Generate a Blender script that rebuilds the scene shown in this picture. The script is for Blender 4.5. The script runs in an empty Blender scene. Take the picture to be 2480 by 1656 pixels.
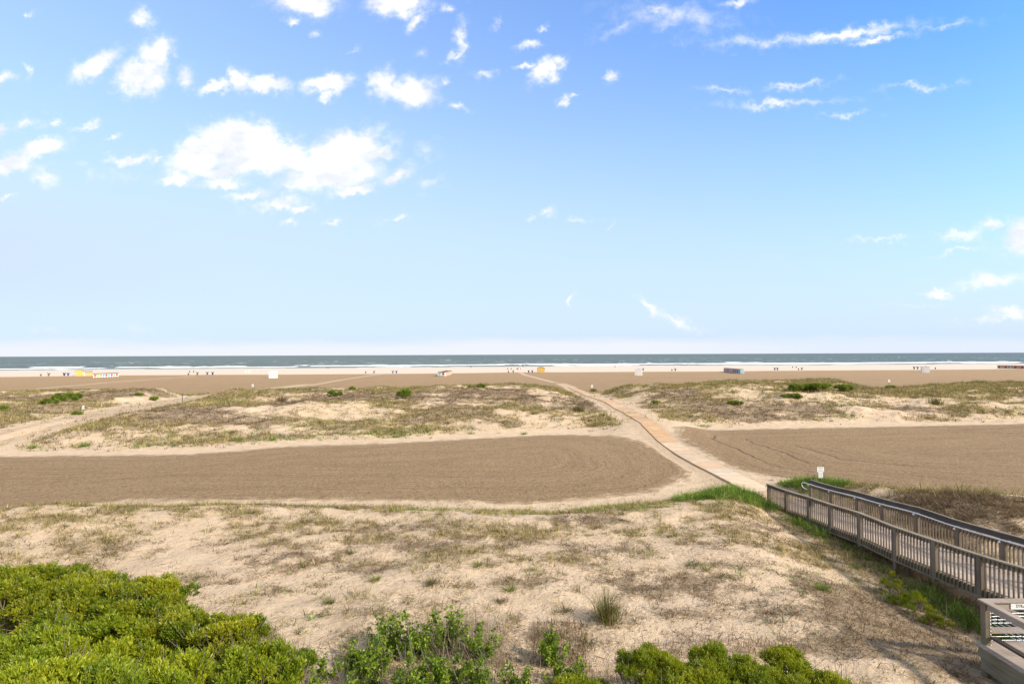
import bpy, math, random
import numpy as np
from mathutils import Matrix, Vector
R = math.radians
rng = np.random.default_rng(7)
random.seed(7)
S = bpy.context.scene
COL = S.collection

# ------------------------------------------------------------------ camera, sky, sun, exposure
F, CXP, CYP, H = 1378.0, 1240.0, 828.0, 9.0
PITCH, ROLL = R(1.25), R(-0.23)
cam_d = bpy.data.cameras.new('camera'); cam = bpy.data.objects.new('camera', cam_d); COL.objects.link(cam)
cam_d.sensor_width = 36; cam_d.lens = 36*F/2480; cam_d.clip_start = .1; cam_d.clip_end = 60000
cam.matrix_world = Matrix.Translation((0, 0, H)) @ Matrix.Rotation(R(90)+PITCH, 4, 'X') @ Matrix.Rotation(ROLL, 4, 'Z')
S.camera = cam
CM = np.array(cam.matrix_world.to_3x3())
def ray(px, py):
    v = CM @ np.array([(px-CXP)/F, -(py-CYP)/F, -1.0]); return v/v[1]
def gp(px, py, z=0.0):
    v = ray(px, py); t = (z-H)/v[2]; return np.array([v[0]*t, t, z])
def at(px, py, Y):
    v = ray(px, py); return np.array([v[0]*Y, Y, H+v[2]*Y])
def uv_dir(px, py):
    v = ray(px, py); return v[0], v[2]

SUN_EL, SUN_AZ = R(33), R(122)          # azimuth clockwise from +Y (the sea)
sdir = Vector((math.sin(SUN_AZ)*math.cos(SUN_EL), math.cos(SUN_AZ)*math.cos(SUN_EL), math.sin(SUN_EL)))
sl = bpy.data.lights.new('sun', 'SUN'); sl.energy = 3.6; sl.angle = R(3.5); sl.color = (1, .905, .75)
so = bpy.data.objects.new('sun', sl); COL.objects.link(so)
so.rotation_euler = (-sdir).to_track_quat('-Z', 'Y').to_euler()
S.view_settings.view_transform = 'Standard'; S.view_settings.look = 'None'; S.view_settings.gamma = 1
S.view_settings.exposure = 0.72

class NT:
    def __init__(s, tree): s.t = tree; s.n = tree.nodes; s.l = tree.links
    def __call__(s, typ, _in=None, **kw):
        n = s.n.new(typ)
        for k, v in kw.items(): setattr(n, k, v)
        for k, v in (_in or {}).items():
            if isinstance(v, bpy.types.NodeSocket): s.l.new(v, n.inputs[k])
            else: n.inputs[k].default_value = v
        return n
    def math(s, op, a, b=0.0, c=0.0, clamp=False):
        return s('ShaderNodeMath', {0: a, 1: b, 2: c}, operation=op, use_clamp=clamp).outputs[0]
    def vmath(s, op, a, b=(0, 0, 0)):
        n = s('ShaderNodeVectorMath', {0: a, 1: b}, operation=op)
        return n.outputs['Value'] if op in ('LENGTH', 'DOT_PRODUCT', 'DISTANCE') else n.outputs[0]
    def mix(s, f, a, b, blend='MIX'):
        n = s('ShaderNodeMix', data_type='RGBA', blend_type=blend)
        for k, v in ((0, f), (6, a), (7, b)):
            if isinstance(v, bpy.types.NodeSocket): s.l.new(v, n.inputs[k])
            else: n.inputs[k].default_value = v if k == 0 else (*v, 1)
        return n.outputs[2]
    def noise(s, vec, scale, detail=3.0, rough=.5, dist=0.0):
        return s('ShaderNodeTexNoise', {'Vector': vec, 'Scale': scale, 'Detail': detail, 'Roughness': rough, 'Distortion': dist}).outputs['Fac']
    def ramp(s, v, a, b, lo=0.0, hi=1.0, smooth=True):
        n = s('ShaderNodeMapRange', {'Value': v, 'From Min': a, 'From Max': b, 'To Min': lo, 'To Max': hi})
        n.interpolation_type = 'SMOOTHSTEP' if smooth else 'LINEAR'; n.clamp = True
        return n.outputs[0]

# clouds: (px, py, half width, half height, tilt degrees, strength), turned into sky directions
CLOUDS = [(79,30,16,12,-35,.5),(343,40,26,26,-50,.55),(734,4,85,34,5,1),(705,56,18,12,0,.55),(956,8,80,38,0,1),(1008,50,40,14,-40,.75),
(1083,21,14,22,60,.45),(232,158,70,26,-28,.9),(378,132,44,44,0,1),(345,185,62,44,-20,1),(449,192,24,32,20,.65),(520,212,44,16,-10,.9),(576,192,26,30,-50,.9),(640,210,70,22,3,1),
(792,204,62,26,-3,1),(782,232,22,16,0,.8),(935,200,32,36,0,.95),(990,222,72,36,5,1),(1119,100,14,62,10,.5),(1105,140,14,34,40,.5),(8,185,34,15,-8,.7),(65,165,10,28,-12,.45),
(63,301,55,17,-5,.6),(0,315,30,14,0,.55),(137,298,17,10,0,.5),(211,301,32,12,-18,.55),(269,338,24,10,-10,.5),(100,362,74,24,-12,.95),(30,398,60,24,-20,.9),(100,428,42,20,10,.6),(317,388,62,15,-5,.8),(383,394,24,9,-8,.6),
(575,340,95,48,0,1.25),(620,372,120,56,5,1.25),(480,376,76,40,-20,1.2),(715,400,60,30,0,.9),(530,412,120,20,0,.9),(760,450,120,20,0,.7),(430,428,50,16,-5,.85),(535,438,60,16,-3,.85),(830,375,110,54,-22,1.15),(800,425,120,44,-5,1.1),(905,380,70,24,-15,.75),(960,430,52,24,-35,.8),
(855,462,70,15,-8,.85),(607,468,60,15,-3,.75),(680,494,66,18,-5,.85),(735,508,30,12,0,.7),(708,538,24,9,-5,.6),(803,533,24,8,-5,.45),(956,523,36,8,-12,.45),(1035,372,40,22,-15,.35),(1040,445,36,14,-20,.4),
(1170,177,24,10,-25,.45),(1109,259,20,10,10,.45),(1070,202,16,12,0,.5),(1200,52,8,22,20,.35),(770,80,14,18,40,.35),(850,125,22,9,-30,.35),(1595,30,50,16,10,.6),(1777,8,44,15,5,.5),(1640,40,150,34,8,.38),(1500,60,80,16,-30,.3),
(2050,78,200,17,-7,.52),(2130,92,80,9,-8,.5),(1860,96,180,16,-3,.33),(2290,64,90,11,-10,.34),(1761,219,70,9,0,.38),(1925,203,100,9,-8,.42),(1898,249,150,12,-2,.46),(2227,208,110,9,-5,.34),(2050,282,60,7,-5,.33),
(1284,112,27,13,5,.65),(1312,74,14,7,-20,.4),(1322,172,40,26,-35,.95),(1356,150,24,16,0,.8),(1270,165,34,10,-5,.55),(1476,189,22,16,10,.7),(1356,243,20,14,-50,.55),(1385,228,20,8,-10,.4),
(1328,510,24,13,-15,.42),(1281,532,20,7,-20,.36),(1400,530,24,6,-8,.3),(1475,537,22,5,-8,.28),(1385,718,9,22,18,.52),(1570,742,40,14,42,.5),(1640,780,62,13,18,.55),
(2478,575,60,44,-30,.85),(2400,545,60,20,-10,.6),(2326,572,54,16,-5,.5),(2400,682,120,19,-10,.6),(2282,710,44,11,5,.55),(2145,581,100,7,-4,.36),(2380,775,90,11,-5,.36),(2320,611,62,8,-12,.4),(2446,765,50,14,10,.5),(2230,738,90,6,3,.3),(2230,738,90,6,3,.3),
(330,790,50,14,5,.22),(110,800,40,10,0,.2),(300,430,60,14,0,.3),(200,400,16,10,0,.35),(215,430,14,20,0,.3),(20,472,24,7,-5,.4),(1020,128,16,16,0,.3)]
def make_world():
    w = bpy.data.worlds.new('World'); S.world = w; w.use_nodes = True
    N = NT(w.node_tree); N.n.clear()
    sky = N('ShaderNodeTexSky', sky_type='NISHITA', sun_disc=False, sun_elevation=SUN_EL, sun_rotation=SUN_AZ,
            altitude=0, air_density=1.0, dust_density=0.6, ozone_density=2.2)
    d = N('ShaderNodeTexCoord').outputs['Generated']
    sep = N('ShaderNodeSeparateXYZ', {0: d})
    y = N.math('MAXIMUM', sep.outputs[1], .02)
    u = N.math('DIVIDE', sep.outputs[0], y); v = N.math('DIVIDE', sep.outputs[2], y)
    p = N('ShaderNodeCombineXYZ', {0: u, 1: v}).outputs[0]
    def warpn(sc, amp, det):
        n = N('ShaderNodeTexNoise', {'Vector': p, 'Scale': sc, 'Detail': det, 'Roughness': .6}).outputs['Color']
        c = N.vmath('SUBTRACT', n, (.5, .5, .5)); s = N('ShaderNodeVectorMath', {0: c, 'Scale': amp}, operation='SCALE').outputs[0]
        return s
    pw = N.vmath('MULTIPLY', N.vmath('ADD', N.vmath('ADD', p, warpn(17, .055, 4)), warpn(70, .022, 4)), (1, 1, 0))
    acc = None
    pb = pw
    for ci, (px, py, rx, ry, tilt, st) in enumerate(CLOUDS):
        if ci % 5 == 4:      # chains the evaluation so that the shader stack stays small
            k = N('ShaderNodeVectorMath', {0: acc, 1: (1e-9, 1e-9, 1e-9), 2: pb}, operation='MULTIPLY_ADD'); pw = k.outputs[0]
        cu, cv = uv_dir(px, py); st = st*1.3 if st < .6 else st
        m = N('ShaderNodeMapping', {0: pw, 1: (-cu, -cv, 0)}, vector_type='POINT')
        # rotate then scale: use texture mapping (inverse) instead
        m.vector_type = 'TEXTURE'
        m.inputs[1].default_value = (cu, cv, 0); m.inputs[2].default_value = (0, 0, R(-tilt)); m.inputs[3].default_value = (rx/F, ry/F, 1)
        ln = N.vmath('LENGTH', m.outputs[0])
        g = N.math('MULTIPLY_ADD', ln, -st, 1.45*st)
        acc = g if acc is None else N.math('MAXIMUM', acc, g)
    ff = N.noise(N.vmath('MULTIPLY', p, (1, 1.35, 1)), 34, 7, .62, .3)
    dens = N.math('ADD', acc, N.math('MULTIPLY', N.math('SUBTRACT', ff, .5), 1.9))
    dens = N.ramp(dens, -.1, 1.1)
    dens = N.math('MULTIPLY', dens, N.ramp(sep.outputs[1], .03, .2))
    # soft limit by strength of the cloud
    thin = N.ramp(acc, .1, .95, .28, 1.0)
    dens = N.math('MULTIPLY', dens, thin)
    # low bank of haze and cloud along the horizon
    bn = N.noise(N.vmath('MULTIPLY', p, (3.5, 22, 1)), 1.0, 5, .55)
    edge = N.math('ADD', v, N.math('MULTIPLY', N.math('SUBTRACT', bn, .5), .035))
    bank = N.math('MULTIPLY', N.ramp(edge, .034, .012), .85)
    bank = N.math('MULTIPLY', bank, N.ramp(u, .62, .2, .55, 1.0))
    # colour
    hs = N('ShaderNodeHueSaturation', {'Hue': .503, 'Saturation': 1.12, 'Value': 1.0, 'Color': sky.outputs[0]}).outputs[0]
    tint = N.mix(1.0, hs, (.93, 1.27, 1.58), 'MULTIPLY')
    # bright summer haze thickens towards the horizon
    fv = N('ShaderNodeFloatCurve', {'Value': v}); cv_ = fv.mapping.curves[0]
    for i, (a, b) in enumerate([(0, .97), (.15, .80), (.33, .44), (.48, .22), (.65, .10), (1, .05)]):
        if i in (0,): cv_.points[0].location = (a, b)
        elif a == 1: cv_.points[-1].location = (a, b)
        else: cv_.points.new(a, b)
    fv.mapping.update()
    f = N.math('ADD', fv.outputs[0], N.math('MULTIPLY', N.ramp(u, .8, -.9, -.12, .36, False), N.ramp(v, 0, .3)), clamp=True)
    tint = N.mix(f, tint, (3.15, 3.75, 4.7))
    cl = (5.2, 5.2, 5.25)
    sh = N.noise(N.vmath('MULTIPLY', p, (1, 1.6, 1)), 13, 4, .55)
    clc = N.mix(N.ramp(sh, .42, .68), cl, (4.05, 4.25, 4.65))
    c1 = N.mix(dens, tint, clc)
    c2 = N.mix(bank, c1, (4.3, 4.38, 4.6))
    # unseen warm white added behind the camera and overhead to neutralise the blue fill
    c2 = N.mix(N.math('MULTIPLY', N.ramp(sep.outputs[1], .1, -.35), .7), c2, (3.6, 3.4, 3.1))
    c2 = N.mix(N.math('MULTIPLY', N.ramp(sep.outputs[2], .55, .8), .7), c2, (3.5, 3.3, 3.0))
    bg = N('ShaderNodeBackground', {'Color': c2, 'Strength': 0.13})
    o = N('ShaderNodeOutputWorld', {'Surface': bg.outputs[0]})
make_world()

# ------------------------------------------------------------------ helpers
def tag(o, label=None, cat=None, group=None, kind=None):
    if label: o['label'] = label
    if cat: o['category'] = cat
    if group: o['group'] = group
    if kind: o['kind'] = kind
    return o
def empty(name, loc, label=None, cat=None, group=None, rz=0):
    o = bpy.data.objects.new(name, None); COL.objects.link(o); o.location = loc; o.rotation_euler = (0, 0, rz)
    o.empty_display_size = .2
    return tag(o, label, cat, group)
def copy_tree(o, parent=None):
    c = o.copy(); COL.objects.link(c)
    if parent is not None: c.parent = parent
    for ch in [x for x in bpy.data.objects if x.parent == o]: copy_tree(ch, c)
    return c
def hsh(ix, iy, seed):
    h = (ix.astype(np.int64)*374761393 + iy.astype(np.int64)*668265263 + seed*974711) & 0xffffffff
    h = ((h ^ (h >> 13))*1274126177) & 0xffffffff
    return ((h ^ (h >> 16)) & 0xffff)/65535.0
def vn(x, y, seed=0):
    x = np.asarray(x, float); y = np.asarray(y, float)
    ix = np.floor(x); iy = np.floor(y); fx = x-ix; fy = y-iy
    fx = fx*fx*fx*(fx*(fx*6-15)+10); fy = fy*fy*fy*(fy*(fy*6-15)+10)
    a = hsh(ix, iy, seed); b = hsh(ix+1, iy, seed); c = hsh(ix, iy+1, seed); d = hsh(ix+1, iy+1, seed)
    return ((a*(1-fx)+b*fx)*(1-fy)+(c*(1-fx)+d*fx)*fy)*2-1
def fbm(x, y, o=4, seed=0, g=.5):
    s = 0; a = 1; t = 0
    ca, sa = math.cos(.6), math.sin(.6)
    for i in range(o):
        s = s+a*vn(x, y, seed+i*17); t += a; a *= g
        x, y = (x*ca-y*sa)*2.03+3.1, (x*sa+y*ca)*2.03+1.7
    return s/t
def ss(t): t = np.clip(t, 0, 1); return t*t*(3-2*t)
def np_mesh(name, co, faces, mat=None, parent=None, attrs=None, smooth=False, nper=None):
    """co (n,3); faces (m,k) int array"""
    me = bpy.data.meshes.new(name); n = len(co); m, k = faces.shape
    me.vertices.add(n); me.vertices.foreach_set('co', np.ascontiguousarray(co, np.float32).ravel())
    me.loops.add(m*k); me.loops.foreach_set('vertex_index', np.ascontiguousarray(faces, np.int32).ravel())
    me.polygons.add(m); me.polygons.foreach_set('loop_start', np.arange(0, m*k, k, dtype=np.int32))
    if smooth: me.polygons.foreach_set('use_smooth', np.ones(m, bool))
    me.update(calc_edges=True)
    for an, arr in (attrs or {}).items():
        a = me.attributes.new(an, 'FLOAT_COLOR', 'POINT')
        if arr.shape[1] == 3: arr = np.concatenate([arr, np.ones((len(arr), 1))], 1)
        a.data.foreach_set('color', np.ascontiguousarray(arr, np.float32).ravel())
    if mat: me.materials.append(mat)
    o = bpy.data.objects.new(name, me); COL.objects.link(o)
    if parent is not None: o.parent = parent
    return o
class MB:
    def __init__(s): s.v = []; s.f = []; s.c = []
    def add(s, vs, fs, col=(1, 1, 1)):
        b = len(s.v); s.v += [tuple(v) for v in vs]; s.f += [tuple(i+b for i in f) for f in fs]; s.c += [col]*len(vs)
    def box(s, x0, x1, y0, y1, z0, z1, col=(1, 1, 1), rot=None, piv=None):
        vs = [(x, y, z) for z in (z0, z1) for y in (y0, y1) for x in (x0, x1)]
        if rot is not None:
            pv = Vector(piv if piv is not None else ((x0+x1)/2, (y0+y1)/2, (z0+z1)/2)); vs = [tuple(rot @ (Vector(v)-pv)+pv) for v in vs]
        s.add(vs, [(0, 2, 3, 1), (4, 5, 7, 6), (0, 1, 5, 4), (2, 6, 7, 3), (0, 4, 6, 2), (1, 3, 7, 5)], col)
    def sweep(s, x0, x1, lo, hi, Ys, col=(1, 1, 1)):
        """board running along Y with section x0..x1, lo(Y)..hi(Y)"""
        vs = []; fs = []
        for Y in Ys: vs += [(x0, Y, lo(Y)), (x1, Y, lo(Y)), (x1, Y, hi(Y)), (x0, Y, hi(Y))]
        n = len(Ys)
        for i in range(n-1):
            a = i*4; b = a+4
            for k in range(4): fs.append((a+k, a+(k+1) % 4, b+(k+1) % 4, b+k))
        fs += [(3, 2, 1, 0), ((n-1)*4, (n-1)*4+1, (n-1)*4+2, (n-1)*4+3)]
        s.add(vs, fs, col)
    def tube(s, pts, r, n=8, col=(1, 1, 1), cap=True):
        pts = [Vector(p) for p in pts]; rs = r if isinstance(r, (list, tuple)) else [r]*len(pts)
        vs = []; fs = []
        for i, p in enumerate(pts):
            t = (pts[min(i+1, len(pts)-1)]-pts[max(i-1, 0)]).normalized()
            a = t.cross(Vector((0, 0, 1)));  a = a if a.length > .05 else t.cross(Vector((0, 1, 0))); a.normalize(); b = t.cross(a)
            for k in range(n):
                th = 2*math.pi*k/n; vs.append(tuple(p+(a*math.cos(th)+b*math.sin(th))*rs[i]))
        for i in range(len(pts)-1):
            for k in range(n): fs.append((i*n+k, i*n+(k+1) % n, (i+1)*n+(k+1) % n, (i+1)*n+k))
        if cap: fs += [tuple(range(n-1, -1, -1)), tuple((len(pts)-1)*n+k for k in range(n))]
        s.add(vs, fs, col)
    def lathe(s, prof, n=14, col=(1, 1, 1), off=(0, 0, 0)):
        vs = []; fs = []
        for r, z in prof:
            for k in range(n): th = 2*math.pi*k/n; vs.append((off[0]+r*math.cos(th), off[1]+r*math.sin(th), off[2]+z))
        for i in range(len(prof)-1):
            for k in range(n): fs.append((i*n+k, i*n+(k+1) % n, (i+1)*n+(k+1) % n, (i+1)*n+k))
        fs += [tuple(range(n-1, -1, -1)), tuple((len(prof)-1)*n+k for k in range(n))]
        s.add(vs, fs, col)
    def build(s, name, mat, parent=None, bevel=0, smooth=False):
        me = bpy.data.meshes.new(name); me.from_pydata(s.v, [], s.f); me.update()
        a = me.attributes.new('tintc', 'FLOAT_COLOR', 'POINT')
        a.data.foreach_set('color', np.array([(*c, 1) for c in s.c], np.float32).ravel())
        me.materials.append(mat)
        if smooth: me.polygons.foreach_set('use_smooth', np.ones(len(me.polygons), bool))
        o = bpy.data.objects.new(name, me); COL.objects.link(o)
        if parent is not None: o.parent = parent
        if bevel:
            m = o.modifiers.new('bevel', 'BEVEL'); m.width = bevel; m.segments = 1; m.limit_method = 'ANGLE'
        return o

# ------------------------------------------------------------------ materials
def new_mat(name):
    m = bpy.data.materials.new(name); m.use_nodes = True; N = NT(m.node_tree); N.n.clear()
    return m, N
def finish(N, bsdf): N('ShaderNodeOutputMaterial', {'Surface': bsdf})
def painted(name, col, rough=.55, dirt=.25, scale=4.0, metal=0.0):
    m, N = new_mat(name); co = N('ShaderNodeTexCoord').outputs['Object']
    n = N.noise(co, scale, 5, .65); n2 = N.noise(co, scale*7, 3, .6)
    f = N.math('ADD', N.math('MULTIPLY', N.ramp(n, .35, .75), dirt), N.math('MULTIPLY', N.ramp(n2, .4, .8), dirt*.5))
    c = N.mix(f, col, tuple(.55*x+.02 for x in col))
    b = N('ShaderNodeBump', {'Strength': .15, 'Distance': .01, 'Height': n2})
    p = N('ShaderNodeBsdfPrincipled', {'Base Color': c, 'Roughness': rough, 'Metallic': metal, 'Normal': b.outputs[0]})
    finish(N, p.outputs[0]); return m
def wood_mat(name, c1, c2, c3, axis=2, green=0.0, use_tint=False, rough=.85):
    m, N = new_mat(name); co = N('ShaderNodeTexCoord').outputs['Object']
    sc = [26, 26, 26]; sc[axis] = 1.6
    g = N.noise(N.vmath('MULTIPLY', co, tuple(sc)), 1.0, 5, .65, .2)
    big = N.noise(co, 1.1, 4, .6)
    c = N.mix(N.ramp(g, .3, .7), c1, c2)
    c = N.mix(N.math('MULTIPLY', N.ramp(big, .35, .7), .55), c, c3)
    if green:
        gn = N.noise(co, .9, 5, .6); c = N.mix(N.math('MULTIPLY', N.ramp(gn, .5, .72), green), c, (.13, .14, .065))
    if use_tint:
        t = N('ShaderNodeAttribute', attribute_name='tintc').outputs['Color']; c = N.mix(1.0, c, t, 'MULTIPLY')
    b = N('ShaderNodeBump', {'Strength': .35, 'Distance': .006, 'Height': g})
    p = N('ShaderNodeBsdfPrincipled', {'Base Color': c, 'Roughness': rough, 'Normal': b.outputs[0], 'Specular IOR Level': .25})
    finish(N, p.outputs[0]); return m
def leaf_mat(name, trans=.35, rough=.55, spec=.3, backw=None):
    m, N = new_mat(name); a = N('ShaderNodeAttribute', attribute_name='col').outputs['Color']
    p = N('ShaderNodeBsdfPrincipled', {'Base Color': a, 'Roughness': rough, 'Specular IOR Level': spec})
    t = N('ShaderNodeBsdfTranslucent', {'Color': N.mix(1.0, a, (1.15, 1.2, .7), 'MULTIPLY')})
    x = N('ShaderNodeMixShader', {0: trans, 1: p.outputs[0], 2: t.outputs[0]})
    finish(N, x.outputs[0]); return m
M = {}
M['leaf'] = leaf_mat('glossy_leaf', .38, .42, .45)
M['grass'] = leaf_mat('grass_blade', .25, .8, .12)
M['bark'] = wood_mat('bark', (.16, .12, .09), (.24, .2, .16), (.1, .08, .06))
M['wood'] = wood_mat('weathered_post_wood', (.19, .148, .108), (.105, .08, .058), (.26, .21, .155), 2, .25)
M['woody'] = wood_mat('weathered_rail_wood', (.31, .25, .18), (.20, .16, .11), (.40, .335, .25), 1, .25)
M['rimw'] = wood_mat('algae_rim_wood', (.22, .19, .125), (.14, .115, .075), (.28, .26, .18), 1, .6)
M['deckw'] = wood_mat('grey_deck_wood', (.52, .42, .35), (.43, .345, .285), (.58, .47, .39), 0, 0, True)
M['platw'] = wood_mat('brown_platform_wood', (.36, .29, .235), (.25, .20, .16), (.46, .385, .32), 1, .05, True)
M['matw'] = wood_mat('walkway_plank', (.58, .38, .215), (.49, .31, .17), (.64, .45, .28), 0, 0, True)
M['darkrail'] = wood_mat('charcoal_board', (.07, .056, .046), (.045, .036, .03), (.10, .082, .066), 1, 0, False, 1.0)
M['pipe'] = painted('galvanised_pipe', (.78, .78, .77), .35, .15, 6, .35)
M['steel'] = painted('steel_cable', (.6, .6, .58), .35, .1, 6, .5)
M['white'] = painted('white_paint', (.82, .80, .78), .5, .12, 1.2)
M['signw'] = painted('sign_white', (.8, .8, .78), .4, .08, 8)
M['signb'] = painted('sign_pale_blue', (.55, .66, .68), .4, .12, 8)
M['ink'] = painted('sign_ink', (.03, .03, .035), .6, .05)
M['inkg'] = painted('sign_faded_ink', (.32, .32, .36), .6, .05)
M['black'] = painted('dark_shadow_board', (.02, .018, .016), .9, .1)
M['roofd'] = painted('dark_roof_felt', (.085, .06, .05), .85, .3, 2)
M['roofg'] = painted('grey_shingle', (.36, .31, .30), .85, .3, 3)
def colour(name, c): 
    if name not in M: M[name] = painted(name, c, .55, .2, 2.5)
    return M[name]

# ------------------------------------------------------------------ the lie of the land
mz = dict(Y=[28, 34, 38, 43, 48, 55, 60, 67, 77, 90, 105, 120, 135, 155, 170], Z=[.12, .10, .07, .03, .03, .14, .34, .80, 1.02, 1.02, .9, .62, .34, .13, .04])
def path_z(Y): return np.interp(Y, mz['Y'], mz['Z'])
def mat_x(Y): return 15.85+.25*np.sin(np.asarray(Y)*.09)+.2*np.sin(np.asarray(Y)*.21)-(np.clip(np.asarray(Y)-120, 0, 40)*.008)
def left_x(Y): return np.interp(Y, [20, 50, 60, 87, 100, 136, 170, 260], [-50, -52, -53.8, -58, -59.5, -66, -63, -62])
def pxu(px): return (px-1240)/F
toe2 = ([pxu(p) for p in (-300, 0, 443, 700, 938, 1109, 1313, 1432, 1682, 1918, 2480, 2800)], [50, 51.6, 53, 57.4, 58.5, 61, 64, 64, 65.5, 68.6, 72, 73])
amp2 = ([pxu(p) for p in (-300, 0, 300, 640, 900, 1200, 1340, 1420, 1600, 1750, 2000, 2080, 2130, 2250, 2480, 2800)], [2.0, 2.05, 2.2, 2.45, 2.6, 2.8, 2.7, 2.0, 3.0, 3.5, 3.7, 3.1, 2.7, 3.1, 3.5, 3.4])
toe1 = ([-40, -29, -22, -13, -5, 2, 8, 11.5, 14, 16, 19, 21, 25, 31, 45], [30, 31.5, 33.2, 34.6, 35.2, 34.2, 35.2, 36.2, 37.2, 37.5, 39.6, 40, 36.8, 34.4, 33])
def shore_y(X):
    return np.interp(X, [-700, -370, 0, 440, 800], [385, 405, 467, 492, 500])+4*np.sin(X*.02)
def ramp_top(Y): return np.interp(Y, [14, 17.1, 18.7, 20.7, 22.8, 25.1, 27.4, 29.4, 31.8, 34.1], [2.90, 2.60, 2.42, 2.26, 2.09, 2.02, 1.79, 1.64, 1.40, 1.24])
def height(X, Y):
    X = np.asarray(X, float); Y = np.asarray(Y, float)
    u = X/np.maximum(Y, 5)
    # mid dunes
    t2 = np.interp(u, *toe2); A = np.interp(u, *amp2)
    f3 = 126+4*fbm(X*.05, 0*X, 3, 5)
    rise = ss((Y-t2)/22)*.46+ss((Y-t2-12)/(112-t2))*.54
    fall = ss((f3-Y)/15)
    body = ss((Y-t2)/9)*ss((f3-Y)/7)
    hum = fbm(X*.085, Y*.11, 4, 3); hum2 = fbm(X*.3, Y*.36, 4, 9)
    d2 = A*rise*fall + body*(.75*hum+.42*hum2+.12)
    d2 = np.maximum(d2, .02*body)
    # corridors
    for cx, wd, bl in ((mat_x(Y), 2.0, 5.5), (left_x(Y), 2.6, 6.0)):
        dx = np.abs(X-cx+.8*fbm(Y*.15, X*0, 2, 31)); k = 1-ss((dx-wd)/bl)
        k = k*ss((Y-48)/6)
        d2 = d2*(1-k)+(path_z(Y)*np.where(Y < 130, 1, fall*0+1))*k*ss((175-Y)/30)
    # near dune
    t1 = np.interp(X, *toe1)+1.0*fbm(X*.12, X*0+3, 3, 12)
    n1 = ss((t1-Y)/6.5)
    d1 = n1*(1.02+.30*fbm(X*.13, Y*.15, 4, 21)+.07*fbm(X*.7, Y*.8, 3, 24)) + ss((24-Y)/14)*.22
    d1 += .62*np.exp(-((X+23.5)/5)**2-((Y-28.5)/2.6)**2) + .35*np.exp(-((X+15)/5)**2-((Y-30.5)/2.4)**2)
    d1 += .55*np.exp(-((X-25)/6)**2-((Y-28.5)/3.2)**2)+.35*np.exp(-((X-36)/8)**2-((Y-27)/4)**2)
    # hollow the ramp runs through
    rz = np.interp(Y, [5, 12, 15, 18, 22, 27, 31, 34, 37], [1.0, .95, .62, .30, .22, .26, .16, .06, .02])
    k = (1-ss((np.abs(X-16.6)-1.6)/(2.6+.35*np.clip(34-Y, 0, 10))))*ss((38-Y)/3)
    d1 = d1*(1-k)+rz*k
    # grassy banks at the foot of the ramp
    d1 += .55*np.exp(-((X-13.1)/2.0)**2-((Y-33.6)/1.7)**2)*(X < 15.0)*1.0
    d1 += .5*np.exp(-((X-19.2)/1.6)**2-((Y-36.6)/2.2)**2)*ss((X-17.4)/1.2)
    # beach sloping to the sea
    sy = shore_y(X)
    b = np.interp(Y-sy, [-150, -60, -25, 0, 30, 80, 400], [0, -.15, -.45, -1.0, -1.7, -2.5, -4])
    far = .05*fbm(X*.02, Y*.03, 3, 40)*ss((Y-120)/20)
    return d1+d2+b+far
def hz(x, y): return float(height(np.array([x]), np.array([y]))[0])

def poly_sd(X, Y, poly):
    """signed distance, positive inside"""
    best = np.full(X.shape, 1e18); ins = np.zeros(X.shape, bool)
    n = len(poly)
    for i in range(n):
        ax, ay = poly[i]; bx, by = poly[(i+1) % n]; dx, dy = bx-ax, by-ay
        t = np.clip(((X-ax)*dx+(Y-ay)*dy)/(dx*dx+dy*dy+1e-9), 0, 1)
        best = np.minimum(best, (X-ax-t*dx)**2+(Y-ay-t*dy)**2)
        c = ((ay > Y) != (by > Y)); ins ^= c & (X < (bx-ax)*(Y-ay)/(by-ay+1e-12)+ax)
    d = np.sqrt(best); return np.where(ins, d, -d)
PL = [tuple(gp(*p)[:2]) for p in [(-700, 1300), (0, 1256), (68, 1243), (200, 1226), (306, 1215), (511, 1213), (800, 1212), (1109, 1217), (1279, 1221), (1400, 1213), (1478, 1206), (1572, 1195), (1631, 1176),
      (1664, 1157), (1676, 1143), (1657, 1122), (1621, 1100), (1580, 1081), (1529, 1068), (1480, 1058), (1400, 1052), (1313, 1053), (1109, 1064), (938, 1073), (700, 1080), (579, 1091), (443, 1100), (0, 1105), (-900, 1118)]]
PR = [tuple(gp(*p)[:2]) for p in [(1640, 1046), (1634, 1062), (1652, 1073), (1690, 1092), (1740, 1116), (1790, 1138), (1840, 1150), (1963, 1164), (2055, 1175), (2174, 1193), (2327, 1207), (2480, 1217), (3300, 1260), (3600, 1010), (2480, 1026), (2191, 1032), (1918, 1037), (1782, 1040), (1700, 1042)]]
def track_d(X, Y):
    d = np.full(X.shape, 99.)
    for pts in ([gp(1345, 926), gp(1328, 922), gp(1274, 908.5), gp(1262, 903), gp(1250, 898)], [gp(95, 941), gp(260, 926), gp(420, 914.5), gp(470, 911)], [gp(755, 933), gp(820, 921), gp(905, 908), gp(925, 906)]):
        for a, b in zip(pts[:-1], pts[1:]):
            dx, dy = b[0]-a[0], b[1]-a[1]; t = np.clip(((X-a[0])*dx+(Y-a[1])*dy)/(dx*dx+dy*dy), 0, 1)
            d = np.minimum(d, np.hypot(X-a[0]-t*dx, (Y-a[1]-t*dy)))
    return d
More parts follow.
